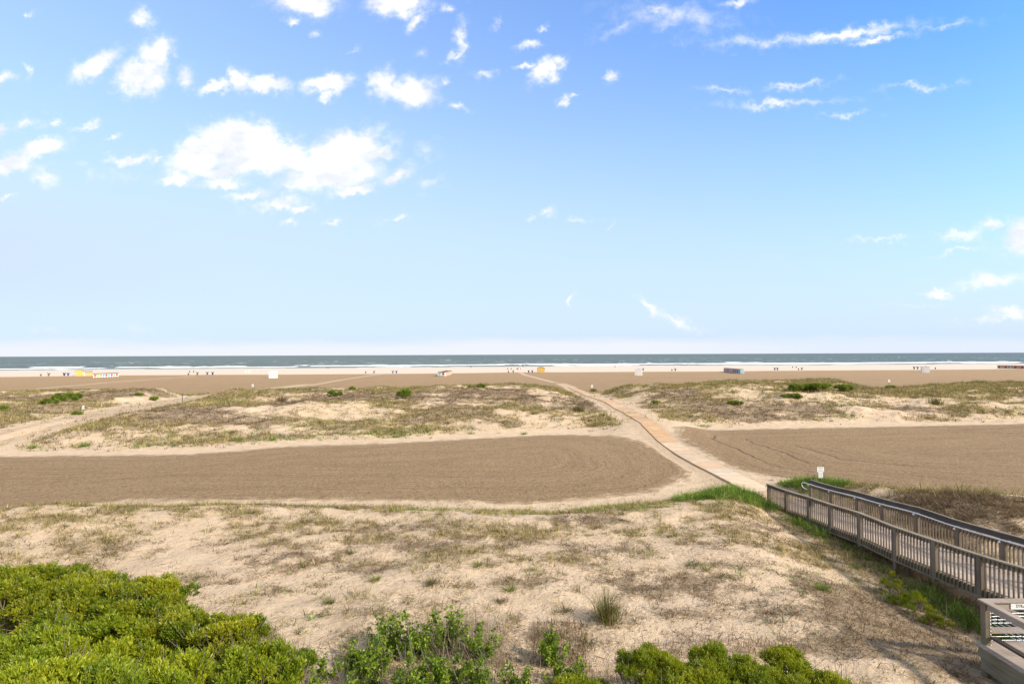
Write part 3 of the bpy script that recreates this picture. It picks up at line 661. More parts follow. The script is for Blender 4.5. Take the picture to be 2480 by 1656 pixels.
# ------------------------------------------------------------------ shrubs
def leaves(P, D, k, ll, lw, C, spread=.75, droop=0.0):
    """rosettes of k leaves at sprig tips P with axis D"""
    n = len(P); idx = np.repeat(np.arange(n), k); m = n*k
    d = D[idx]+rng.normal(0, spread, (m, 3)); d[:, 2] -= droop; d = unit(d)
    s = unit(np.cross(d, rng.normal(0, 1, (m, 3)))); nn = np.cross(d, s)
    L = ll*rng.uniform(.65, 1.2, m)[:, None]; W = lw*rng.uniform(.75, 1.2, m)[:, None]
    B = P[idx]+rng.normal(0, ll*.2, (m, 3))-D[idx]*rng.uniform(0, ll*1.2, m)[:, None]
    co = np.stack([B, B+d*L*.55+s*W/2+nn*W*.15, B+d*L, B+d*L*.55-s*W/2+nn*W*.15], 1).reshape(-1, 3)
    i = (np.arange(m)*4)[:, None, None]; f = (i+np.array([[0, 1, 2], [0, 2, 3]])[None]).reshape(-1, 3)
    c = C[idx]*rng.uniform(.8, 1.25, (m, 1)); return co, f, np.repeat(c, 4, 0)
def crown_points(lobes, n, fill=.35):
    """points over the upper skin of overlapping lobes with an uneven surface"""
    L = np.array(lobes); w = L[:, 3]**2; i = rng.choice(len(L), n, p=w/w.sum())
    d = unit(rng.normal(0, 1, (n, 3))); d[:, 2] = np.where(d[:, 2] < -.25, -d[:, 2], d[:, 2])
    r = np.where(rng.uniform(0, 1, n) < fill, rng.uniform(.45, .95, n), rng.uniform(.9, 1.08, n))
    c = L[i, :3]; rad = L[i, 3]
    bump = 1+.20*vn(d[:, 0]*3+i*7.1, d[:, 1]*3+d[:, 2]*2.3, 13)+.10*vn(d[:, 0]*8+i, d[:, 1]*8+d[:, 2]*7, 14)
    P = c+d*(rad*r*bump)[:, None]*np.array([1, 1, .82])
    return P, d, i
def shrub(name, loc, lobes, n, k, ll, lw, tab, label, cat='shrub', group=None, trunk=True, twigs=10, spread=.7, up=.9, var=.35):
    root = empty(name, loc, label, cat, group)
    P, d, i = crown_points(lobes, n); P = P[P[:, 2] > .02]; d = d[:len(P)] if len(P) != n else d
    P, d, i = crown_points(lobes, n); keep = P[:, 2] > .05; P, d, i = P[keep], d[keep], i[keep]
    D = unit(d+np.array([0, 0, up]))
    lobcol = rng.uniform(0, 1, len(lobes)); t = np.clip(lobcol[i]*.6+.4*rng.uniform(0, 1, len(P))+.25*vn(P[:, 0]*1.7, P[:, 1]*1.7, 3), 0, 1)[:, None]
    A, B = np.array(tab[0]), np.array(tab[1]); C = A*(1-t)+B*t
    co, f, c = leaves(P, D, k, ll, lw, C, spread)
    np_mesh('foliage', co, f, M['leaf'], root, {'col': c})
    if trunk:
        b = MB(); L = np.array(lobes)
        for q in range(twigs):
            l = L[rng.integers(0, len(L))]; base = Vector((rng.normal(0, .15), rng.normal(0, .15), -.1)); base.x += l[0]*.35; base.y += l[1]*.35
            tip = Vector(l[:3])+Vector(rng.normal(0, 1, 3)).normalized()*l[3]*.85; tip.z = max(tip.z, .2)
            mid = base.lerp(tip, .5)+Vector(rng.normal(0, .08, 3)); r = .022*(1+l[3]*.5)
            b.tube([base, mid, tip], [r, r*.65, r*.25], 5)
            for _ in range(3):
                e = tip+Vector(rng.normal(0, .22, 3)); e.z = max(e.z, .1); b.tube([mid.lerp(tip, random.uniform(.2, .8)), e], [r*.4, r*.15], 4)
        b.build('stems', M['bark'], root)
    return root
YG = [(.40, .385, .022), (.11, .17, .010)]
YG2 = [(.39, .41, .02), (.15, .22, .012)]
DG = [(.31, .35, .02), (.10, .17, .012)]
def bank_shrubs():
    """the thicket at lower left, each bush with its own crown"""
    G = 'thicket of glossy green bushes at the lower left'
    spec = [  # px,py of crown top centre, distance, radius, label
        (45, 1372, 15.2, 1.45, YG, 'leafy green bush at the top left corner of the thicket, against pale sand'),
        (195, 1395, 14.8, 1.35, YG, 'green bush in the back row of the thicket, second from the left edge'),
        (345, 1405, 14.3, 1.15, YG, 'green bush whose branch tip juts right at the upper end of the thicket'),
        (60, 1530, 12.4, 1.35, DG, 'darker bush in the middle of the thicket at the left edge'),
        (230, 1510, 12.2, 1.30, YG2, 'bright yellow green bush in the middle of the thicket'),
        (400, 1495, 12.8, 1.05, YG, 'green bush stepping down the right slope of the thicket'),
        (540, 1500, 12.6, .85, YG, 'loose bush with thin sprays over the sand, right side of the thicket'),
        (655, 1560, 11.6, .72, DG, 'rightmost small bush of the thicket with open twiggy sprays'),
        (560, 1590, 11.0, .95, YG2, 'low yellow green bush at the bottom right of the thicket'),
        (400, 1600, 10.6, 1.05, YG2, 'bright bush in the front row with bare grey twigs showing'),
        (250, 1625, 10.0, 1.05, DG, 'dark green bush in the front row of the thicket'),
        (90, 1620, 9.8, 1.15, YG2, 'bright yellow tipped bush at the bottom left corner')]
    for (px, py, Y, r, tab, lab) in spec:
        top = at(px, py, Y); z0 = hz(top[0], top[1]); hgt = top[2]-z0
        lobes = [(0, 0, max(hgt-r*.85, .3), r)]
        lobes = [(0, 0, max(hgt-r*1.05, .3), r*.8)]
        nl = int(30*r)
        for q in range(nl):
            a = rng.uniform(0, 6.28); rr = r*math.sqrt(rng.uniform(.02, 1.0)); s = r*rng.uniform(.17, .30)
            zz = hgt-.10*r-.55*r*(rr/r)**2*rng.uniform(.5, 1.5)-s*.5+rng.normal(0, .07)
            lobes.append((rr*math.cos(a), rr*math.sin(a), max(zz, .3), s))
        shrub('green_bush', (top[0], top[1], z0), lobes, int(1700*r*r)+350, 17, .088, .026, tab, lab, 'bush', G, True, 40, .42, .9)
bank_shrubs()
def low_shrubs():
    G = 'low bushes along the bottom edge'
    for (px, py, Y, r, lab) in [(1405, 1632, 12.2, .62, 'small green bush at the bottom edge, left of the wider ones'),
                                (1565, 1565, 12.6, .50, 'low green bush with a rounded left shoulder beside dead brown scrub'),
                                (1650, 1600, 12.0, .62, 'green bush behind the bottom edge, between the two taller crowns'),
                                (1745, 1572, 12.4, .72, 'widest low green bush with a smooth rounded crown'),
                                (1850, 1605, 12.0, .66, 'low green bush right of the widest one, mixed with grey twigs'),
                                (1900, 1568, 12.6, .34, 'upright sprays of leaves poking above the low bushes'),
                                (1975, 1622, 12.0, .55, 'last low bush on the right, close to the bottom edge'),
                                (2050, 1650, 12.0, .35, 'small leafy sprig, far right end of the bottom bushes')]:
        top = at(px, py, Y); z0 = hz(top[0], top[1]); hgt = max(top[2]-z0, .3); r *= 1.18
        lobes = [(0, 0, hgt-r*.95, r*.85)]+[(r*q*math.cos(a), r*q*math.sin(a), hgt-r*rng.uniform(.15, .5)-q*q*r*.5, r*rng.uniform(.18, .34)) for a, q in zip(rng.uniform(0, 6.28, 20), np.sqrt(rng.uniform(.05, 1.3, 20)))]
        shrub('low_bush', (top[0], top[1], z0), lobes, int(4000*r*r)+350, 10, .07, .017, [(.33, .34, .015), (.12, .18, .012)], lab, 'bush', G, True, 14, .5, 1.1)
    for (px, py, Y, r, h, tab, lab) in [(2160, 1395, 20.6, .32, .75, YG, 'feathery green bush under the ramp, farther of the pair'),
                              (2222, 1425, 19.2, .42, .62, YG2, 'yellow green feathery bush in front of the dark gap under the ramp'),
                              (2265, 1452, 18.0, .35, .4, YG, 'low spreading green plant beside the ramp, nearest the platform'),
                              (2180, 1420, 19.6, .3, .45, YG2, 'small bright green bush between the two larger ones by the ramp'),]:
        p = at(px, py, Y); z0 = hz(p[0], p[1])
        lobes = [(r*q*math.cos(a), r*q*math.sin(a), h*rng.uniform(.25, 1.0)*(1.1-q*.6), r*.28) for a, q in zip(rng.uniform(0, 6.28, 14), rng.uniform(.1, 1.3, 14))]
        shrub('feathery_bush', (p[0], p[1], z0), lobes, 700, 9, .07, .008, tab, lab, 'bush', 'bushes beside the ramp', True, 8, .35, 1.6)
    # far bushes
    for (px, py, z, rx, rz_, n, lab) in [(170, 972, 1.7, 4.0, .9, 1500, 'wide dark green bush spread over the far left dune'),
                               (120, 978, 1.6, 1.6, .7, 500, 'left tail of the wide bush on the far left dune'),
                               (811, 950, 2.2, 1.5, .8, 700, 'round green bush on the middle dune crest, left of the taller one'),
                               (974, 960, 2.0, 1.3, 1.5, 900, 'tall rounded green bush, highest on the middle dunes'),
                               (1945, 950, 2.4, 2.8, 1.3, 1500, 'large bright green bush on the right hand dunes'),
                               (1990, 945, 2.6, 1.7, 1.3, 900, 'dark green bush with a peaked top beside the large bright one'),
                               (2045, 948, 2.4, 1.9, 1.0, 900, 'round green bush at the right end of the green group'),
                               (1915, 958, 2.2, 1.6, .6, 500, 'low green bush at the left end of the green group'),
                               (2155, 953, 2.4, 1.2, .6, 400, 'small dark green bush by the small white sign on the right'),
                               (1784, 973, 1.6, 1.8, .5, 400, 'flat green bush low on the right dunes, near the walkway side'),
                               (1588, 978, 1.2, .7, .5, 200, 'little green bush at the shoulder of the right dunes'),
                               (5, 993, 1.2, 1.2, .7, 300, 'green bush cut by the left edge of the view'),
                               (1165, 940, 2.8, .8, .6, 200, 'small dark bush on the middle crest below the colourful huts'),
                               (1142, 943, 2.8, .8, .6, 200, 'small bush left of a similar one on the middle dune crest'),
                               (852, 953, 2.2, .8, .5, 200, 'tiny bush right of the round bush on the middle crest'),
                               (373, 952, 1.8, .8, .6, 200, 'small bush at the edge of the pale hollow on the left dunes'),
                               (339, 960, 1.8, .9, .5, 200, 'low dark bush left of the pale hollow on the left dunes'),
                               (185, 1004, .9, .8, .4, 160, 'small green bush left of the little white sign on a post')]:
        p = gp(px, py, z); p = gp(px, py, hz(p[0], p[1])); z0 = hz(p[0], p[1])
        lobes = [(rng.uniform(-.7, .7)*rx, rng.uniform(-.4, .4)*rx, rz_*rng.uniform(.3, .75), min(rz_, rx)*rng.uniform(.35, .6)) for _ in range(10)]
        shrub('dune_bush', (p[0], p[1], z0), lobes, n, 7, .22, .09, [(.24, .29, .035), (.11, .16, .02)], lab, 'bush', 'green bushes on the far dunes', True, 6, .6, .8)
low_shrubs()

def vine_plants():
    G = 'broad leaved plants in the middle foreground'
    for (px, py, Y, h, nst, lab) in [(935, 1495, 14.9, .85, 9, 'broad leaved green plant at the upper left of the leafy mass'),
                           (1010, 1495, 14.9, .9, 10, 'dense broad leaved plant in the centre of the leafy mass'),
                           (1085, 1480, 15.0, .95, 7, 'tallest leafy shoots with a single sprig rising above the rest'),
                           (1165, 1500, 14.8, .8, 6, 'leafy shoots on the right of the mass among grey dead stems'),
                           (865, 1540, 14.3, .45, 4, 'small sprig lying out to the left of the leafy mass'),
                           (910, 1570, 13.8, .7, 8, 'lower left leafy plant with drooping leaves'),
                           (1000, 1610, 13.2, .75, 9, 'leafy plant at the bottom edge below the dense centre'),
                           (1080, 1590, 13.4, .75, 8, 'leafy plant among dead stems at the lower middle'),
                           (1150, 1600, 13.3, .7, 7, 'leafy plant with pale tips at the lower right of the mass'),
                           (850, 1650, 12.8, .6, 7, 'leafy plant in the bottom left of the mass behind dead twigs'),
                           (775, 1565, 13.8, .5, 3, 'lone thin green sprout left of the leafy mass'),
                           (1335, 1500, 14.6, .85, 5, 'separate upright leafy shoot right of the leafy mass'),
                           (1370, 1570, 13.8, .5, 4, 'small drooping leafy sprig below the separate upright shoot'),
                           (1262, 1600, 13.4, .6, 5, 'yellowing leafy plant between the mass and the separate shoot')]:
        top = at(px, py, Y); x, y = top[0], top[1]; z0 = hz(x, y)
        root = empty('leafy_plant', (x, y, z0), lab, 'plant', G)
        b = MB(); Ps = []
        for q in range(int(nst*2.4)):
            a = rng.uniform(0, 6.28); sp = rng.uniform(.08, .62); hh = h*rng.uniform(.45, 1.15)
            p0 = Vector((.1*math.cos(a), .1*math.sin(a), -.03)); p2 = Vector((sp*math.cos(a), sp*math.sin(a), hh)); p1 = p0.lerp(p2, .5)+Vector(rng.normal(0, .05, 3))
            b.tube([p0, p1, p2], [.008, .006, .003], 4)
            for t in np.linspace(.25, 1.0, 11): Ps.append(p0.lerp(p1, t*2) if t < .5 else p1.lerp(p2, t*2-1))
        b.build('stems', M['bark'], root)
        P = np.array([tuple(p) for p in Ps]); P = np.repeat(P, 2, 0)+rng.normal(0, .035, (len(P)*2, 3)); D = unit(rng.normal(0, 1, P.shape)*np.array([1, 1, .3]))
        t = rng.uniform(0, 1, (len(P), 1)); C = np.array([.27, .35, .022])*(1-t)+np.array([.08, .15, .013])*t
        co, f, c = leaves(P, D, 5, .09, .048, C, .45, .55)
        np_mesh('foliage', co, f, M['leaf'], root, {'col': c})
    # dead stems tangled through and under the plants
    def tangle(n, cx0, cx1, y0, y1, hh, col, wid=.012):
        X = []; Y = []
        for _ in range(n):
            p = gp(rng.uniform(cx0, cx1), rng.uniform(y0, y1), 1.25); X.append(p[0]); Y.append(p[1])
        X = np.array(X); Y = np.array(Y); P = np.stack([X, Y, height(X, Y)], 1)
        return blades(P, rng.uniform(.3, 1.0, n)*hh, np.full(n, wid), rng.uniform(0, 6.28, n), np.abs(rng.normal(.55, .45, n)), rng.uniform(-.4, .9, n), pick(col, n), 2)
    TW = np.array([[.36, .29, .22], [.27, .2, .15], [.2, .15, .11], [.42, .34, .25]])
    co, f, c = join([tangle(520, 820, 1230, 1510, 1700, 1.0, TW), tangle(900, 1040, 1225, 1500, 1610, 1.1, TW), tangle(500, 1230, 1560, 1540, 1700, .6, TW*.8), tangle(2600, 830, 1560, 1590, 1720, .3, BRN), tangle(1500, 1290, 1420, 1500, 1600, .3, BRN), tangle(900, 1560, 1900, 1545, 1600, .35, BRN*1.2)])
    o = np_mesh('dead_brush', co, f, M['grass'], None, {'col': c})
    tag(o, 'tangle of grey and brown dead stems among the leafy plants in front', 'dead brush', kind='stuff')
    # a few long bare branches lying over the plants
    b = MB()
    for (p0, p1) in [((880, 1560), (985, 1600)), ((985, 1500), (1010, 1640)), ((960, 1560), (1000, 1650)), ((880, 1600), (930, 1655)), ((1140, 1600), (1210, 1655)), ((1080, 1560), (1110, 1650)), ((795, 1555), (825, 1650)), ((1020, 1570), (1040, 1620)), ((760, 1650), (900, 1645)), ((1160, 1570), (1225, 1640))]:
        a = at(*p0, 13.9); e = at(*p1, 12.9); mid = (a+e)/2+rng.normal(0, .06, 3)
        b.tube([a, mid, e], [.011, .009, .005], 5)
        for _ in range(3):
            s_ = a+(e-a)*rng.uniform(.2, .8); b.tube([s_, s_+rng.normal(0, .22, 3)], [.005, .002], 4)
    o = b.build('bare_branches', M['bark']); tag(o, 'long bare grey branches lying across the leafy plants in the foreground', 'branches', kind='stuff')
vine_plants()

# ------------------------------------------------------------------ plank walkways laid on the sand
def walkway(cx, zf, y0, y1, wid, grey, ln, name='boardwalk'):
    root = empty(name, (0, 0, 0)); root['kind'] = 'structure'
    b = MB(); y = y0; k = 0; sec = None
    while y < y1:
        pw = .145*(1 if y < 60 else 2 if y < 95 else 4)
        s_ = int(y/2.45)
        if s_ != sec:
            sec = s_; r_ = random.Random(s_*7+1); gq = grey(y)+r_.uniform(-.3, .3)
            gq = min(max(gq, 0), 1); sc = (1+.22*gq, 1+.55*gq, 1+1.05*gq); br = r_.uniform(.9, 1.08)
            jog = r_.uniform(-.05, .05)
        v = random.uniform(.88, 1.1)*br; c = tuple(x*v for x in sc)
        ym = y+pw/2; x = float(cx(ym))+jog; z = float(zf(ym))
        b.box(x-wid/2, x+wid/2, y, y+pw*.93, z+.02, z+.045, c); y += pw
    b.build('planks', M['matw'], root)
    for sgn in (-1, 1):
        e = MB(); Ys = np.arange(y0, y1, 1.2); xs = [float(cx(q))+sgn*(wid/2-.06) for q in Ys]
        vs = []; fs = []
        for q, x in zip(Ys, xs):
            z = float(zf(q)); vs += [(x-.03, q, z-.08), (x+.03, q, z-.08), (x+.03, q, z+.019), (x-.03, q, z+.019)]
        for i in range(len(Ys)-1):
            a = i*4; bb = a+4
            for k in range(4): fs.append((a+k, a+(k+1) % 4, bb+(k+1) % 4, bb+k))
        e.add(vs, fs); e.build('edge_runner', M['matw'], root)
    return root
walkway(mat_x, lambda Y: path_z(Y)+.035, 34.2, 152, 1.85, lambda y: .35 if y < 37 else (.8 if y < 44 else (.5 if y < 56 else (.1 if y < 110 else 0))), 2.4)
walkway(left_x, lambda Y: path_z(Y)+.035, 44, 72, 1.9, lambda y: .75, 2.4)

# ------------------------------------------------------------------ the wooden ramp
def build_ramp():
    XN, XF = 15.25, 17.74; Ys = [14.1, 15.4, 17.1, 18.7, 20.7, 22.8, 25.1, 27.4, 29.4, 31.8, 34.1]
    deck = lambda Y: float(ramp_top(Y))-1.05
    root = empty('wooden_ramp', (16.65, 24, 0), 'long weathered wooden ramp with slatted railings rising over the dune at the right', 'ramp')
    root.location = (0, 0, 0)
    b = MB(); y = 14.12
    while y < 34.3:
        v = random.uniform(.9, 1.1); dy = .140
        b.sweep(XN+.05, XF-.05, lambda Y: deck(Y)-.04, lambda Y: deck(Y), [y, y+dy*.94], (v, v, v)); y += dy
    b.build('deck', M['deckw'], root)
    yy = list(np.arange(14.1, 34.2, 1.0))+[34.2]
    for x in (XN, XF):
        r = MB(); r.sweep(x-.045, x+.0, lambda Y: deck(Y)-.30, lambda Y: deck(Y)-.045, yy); r.build('rim_joist', M['rimw'], root)
        if x == XN:
            r = MB(); r.sweep(x-.12, x-.062, lambda Y: deck(Y)-.31, lambda Y: deck(Y)-.27, yy); r.build('skirt_rail', M['rimw'], root)
    for q in (15.5, 18.7, 22.8, 27.4):
        for x in (XN+.3, XF-.3): u = MB(); u.box(x-.07, x+.07, q-.3, q-.16, hz(x, q)-.2, deck(q)-.05); u.build('pile', M['wood'], root)
    del u
    posts = [14.3, 16.6, 18.7, 20.7, 22.8, 25.1, 27.4, 29.4, 31.8, 34.0]
    for side, x in (('near', XN), ('far', XF)):
        rail = MB(); sg = -1 if side == 'near' else 1
        top = lambda Y: float(ramp_top(Y))
        # cap board
        if side == 'near':
            rail.sweep(x-.11, x+.05, lambda Y: top(Y)-.045, lambda Y: top(Y), yy)
        else:
            rail.sweep(x+.06, x+.14, lambda Y: top(Y)+.18, lambda Y: top(Y)+.21, yy)
        rl = rail.build('railing', M['woody'], root)
        ub = MB(); xo = x-.035 if side == 'near' else x
        ub.sweep(xo-.02, xo+.02, lambda Y: top(Y)-.185, lambda Y: top(Y)-.05, yy); ub.build('under_rail', M['woody'], rl)
        for q in posts:
            if side == 'far' and q < 15: continue
            pb = MB(); xx = x-.02; low = min(hz(x, q), deck(q)-.3)-.25
            if q < 30: low = max(low, deck(q)-.42) if side == 'near' and q not in (14.3, 22.8) else low
            tp = top(q)-.05 if side == 'near' else top(q)+.02
            pb.box(xx-.08, xx+.075, q-.085, q+.085, low, tp); pb.build('post', M['wood'], rl, .008)
        # balusters, one panel for every bay
        for i in range(len(posts)-1):
            a, e = posts[i]+.12, posts[i+1]-.12; n = max(int((e-a)/.16), 2); bl = MB()
            for j in range(n+1):
                q = a+(e-a)*j/n; xo = x-.085 if side == 'near' else x-.06
                q += random.uniform(-.006, .006); lean = random.uniform(-.006, .006)
                zt = top(q)-.06 if side == 'near' else top(q)-.02
                bl.box(xo-.02, xo+.02, q-.021+lean, q+.021+lean, deck(q)-.26+random.uniform(-.01, .01), zt)
            bl.build('baluster_panel', M['wood'], rl)
        # pipe handrail on the walking side
        px = x+.12 if side == 'near' else x-.16; off = -.16 if side == 'near' else -.0
        pp = MB(); pts = [(px, q, top(q)+off) for q in list(np.arange(14.3, 33.6, 1.0))+[34.1]]
        T = pts[-1]
        for t in np.linspace(0, 1, 11)[1:]:
            th = math.pi*t; pts.append((px, T[1]+.30+.38*math.sin(th), T[2]-.02-.17*(1-math.cos(th))))
        pts.append((px, T[1]+.02, T[2]-.36))
        pp.tube(pts, .024, 8); hr = pp.build('handrail', M['pipe'], rl, smooth=True)
        for q in posts[1:]:
            k = MB(); k.tube([(px, q, top(q)+off), (px, q, top(q)+off-.08), (x-.02, q, top(q)+off-.10)], .016, 6)
            k.tube([(px-.01*sg, q-.03, top(q)+off-.09), (px-.01*sg, q+.03, top(q)+off-.09)], .035, 8)
            k.build('bracket', M['pipe'], rl)
        if side == 'far':
            d = MB(); vs = []; fs = []
            for q in yy:
                z = top(q); vs += [(x-.09, q, z+.03), (x-.06, q, z+.03), (x+.10, q, z+.179), (x+.07, q, z+.179)]
            for i in range(len(yy)-1):
                a = i*4
                for k in range(4): fs.append((a+k, a+(k+1) % 4, a+4+(k+1) % 4, a+4+k))
            fs += [(3, 2, 1, 0), tuple((len(yy)-1)*4+k for k in range(4))]
            d.add(vs, fs); d.build('charcoal_cap_board', M['darkrail'], rl)
build_ramp()

# ------------------------------------------------------------------ platform at lower right
def text_mesh(name, s, size, mat, loc, rot, parent, depth=.002, align='LEFT', bold=0):
    c = bpy.data.curves.new(name, 'FONT'); c.body = s; c.size = size; c.extrude = depth; c.align_x = align; c.offset = bold
    o = bpy.data.objects.new(name, c); COL.objects.link(o)
    dg = bpy.context.evaluated_depsgraph_get(); me = bpy.data.meshes.new_from_object(o.evaluated_get(dg)); me.name = name
    bpy.data.objects.remove(o); o = bpy.data.objects.new(name, me); COL.objects.link(o); me.materials.clear(); me.materials.append(mat)
    o.location = loc; o.rotation_euler = rot
    if parent is not None: o.parent = parent
    return o
def build_platform():
    X0, Y1, ZD, ZT = 11.65, 14.17, 1.83, 2.89; XE, YE = 18.2, 7.6
    root = empty('wooden_platform', (0, 0, 0), 'grey brown wooden platform with cable railings at the lower right corner', 'platform')
    b = MB(); x = X0-.12
    y = YE
    while y < Y1+.1:
        v = random.uniform(.88, 1.1); b.box(X0-.22, XE, y, y+.132, ZD-.035, ZD, (v, v, v)); y += .14
    dk = b.build('deck', M['platw'], root)
    r = MB(); r.box(X0-.16, X0-.11, YE, Y1+.05, ZD-.30, ZD-.04); r.build('rim_board', M['rimw'], root)
    r = MB(); r.box(X0-.11, X0-.06, YE, Y1+.05, ZD-.62, ZD-.31); r.build('lower_rim_board', M['rimw'], root)
    r = MB(); r.box(X0-.1, XE, Y1+.05, Y1+.10, ZD-.35, ZD-.04); r.build('end_board', M['rimw'], root)
    rl = MB(); rl.box(X0-.10, 15.3, Y1-.07, Y1+.13, ZT-.04, ZT); rail = rl.build('end_railing', M['platw'], root, .006)
    q = MB(); q.box(X0+.1, 15.3, Y1-.02, Y1+.02, ZT-.19, ZT-.042); q.build('under_rail', M['platw'], rail)
    q = MB(); q.box(X0+.09, 15.3, Y1-.05, Y1-.01, ZD+.28, ZD+.42); q.build('mid_rail', M['platw'], rail)
    for x in (X0+.0, 13.6, 15.3):
        q = MB(); q.box(x-.075, x+.075, Y1-.075, Y1+.075, (hz(x, Y1)-.3) if x < 12 else ZD-.3, ZT-.042); q.build('post', M['wood'], rail, .006)
    zc = [ZD+.08, ZD+.17, ZD+.50, ZD+.58, ZD+.66, ZD+.74, ZD+.82]
    for z in zc:
        c = MB(); c.tube([(X0+.08, Y1+.03, z), (15.3, Y1+.03, z)], .0065, 6); c.build('cable', M['steel'], rail)
    s2 = MB(); s2.box(X0-.10, X0+.08, YE, Y1-.071, ZT-.041, ZT-.001); side = s2.build('side_railing', M['platw'], root, .006)
    q = MB(); q.box(X0-.03, X0+.01, YE, Y1-.08, ZT-.19, ZT-.045); q.build('under_rail', M['platw'], side)
    for z in zc[2:]:
        c = MB(); c.tube([(X0+.03, Y1-.08, z), (X0+.03, YE, z)], .0065, 6); c.build('cable', M['steel'], side)
    q = MB()
    for k in range(4): q.box(X0+.02+k*.035, X0+.045+k*.035, YE, Y1-.1, ZD+.20+k*.0, ZD+.235, (1, 1, 1))
    q.box(X0+.018, X0+.152, YE, Y1-.1, ZD+.18, ZD+.199); q.build('low_metal_rail', M['darkrail'], side)
    for k in range(12):
        q = MB(); q.tube([(X0+.045, Y1-.076, ZD+.02+k*.085), (X0+.045, Y1-.09, ZD+.02+k*.085)], .014, 8); q.build('cable_bolt', M['white'], side)
    # name board fixed to the end railing
    sg = empty('street_name_sign', (12.24, Y1-.028, 0), 'white name board with black capital letters on the platform end rail', 'sign')
    m = MB(); m.box(0, 1.15, -.012, 0, ZT-.20, ZT-.043); m.build('board', M['signw'], sg, .003)
    text_mesh('lettering', 'SYRACUSE', .108, M['ink'], (.12, -.0135, ZT-.160), (R(90), 0, 0), sg, .001, bold=.002)
    for sx in (.03, 1.12):
        m = MB(); m.tube([(sx, -.012, ZT-.12), (sx, -.018, ZT-.12)], .008, 8); m.build('screw', M['ink'], sg)
    # beach toy dropped in the grass
    p = gp(2402, 1618, 1.25); z = hz(p[0], p[1])
    t = empty('pinwheel_toy', (p[0], p[1], z), 'small toy with red, blue, yellow and green petals lying in the grass by the platform', 'toy')
    for k, (cx, cz, cc, nm) in enumerate([(-.07, .13, (.03, .06, .5), 'blue'), (.0, .14, (.85, .6, .05), 'yellow'), (-.0, .08, (.8, .06, .03), 'red'), (.075, .07, (.03, .45, .1), 'green'), (.03, .05, (.85, .35, .03), 'orange'), (-.04, .07, (.8, .05, .05), 'red')]):
        q = MB(); q.lathe([(.008, -.035), (.042, -.022), (.048, 0), (.042, .022), (.008, .035)], 10, off=(cx, -.05+.02*k*.5, cz)); q.build('petal', colour('toy_'+nm, cc), t, smooth=True)
    q = MB(); q.tube([(0, 0, -.05), (0, -.02, .09)], .006, 6); q.build('stick', M['white'], t)
build_platform()

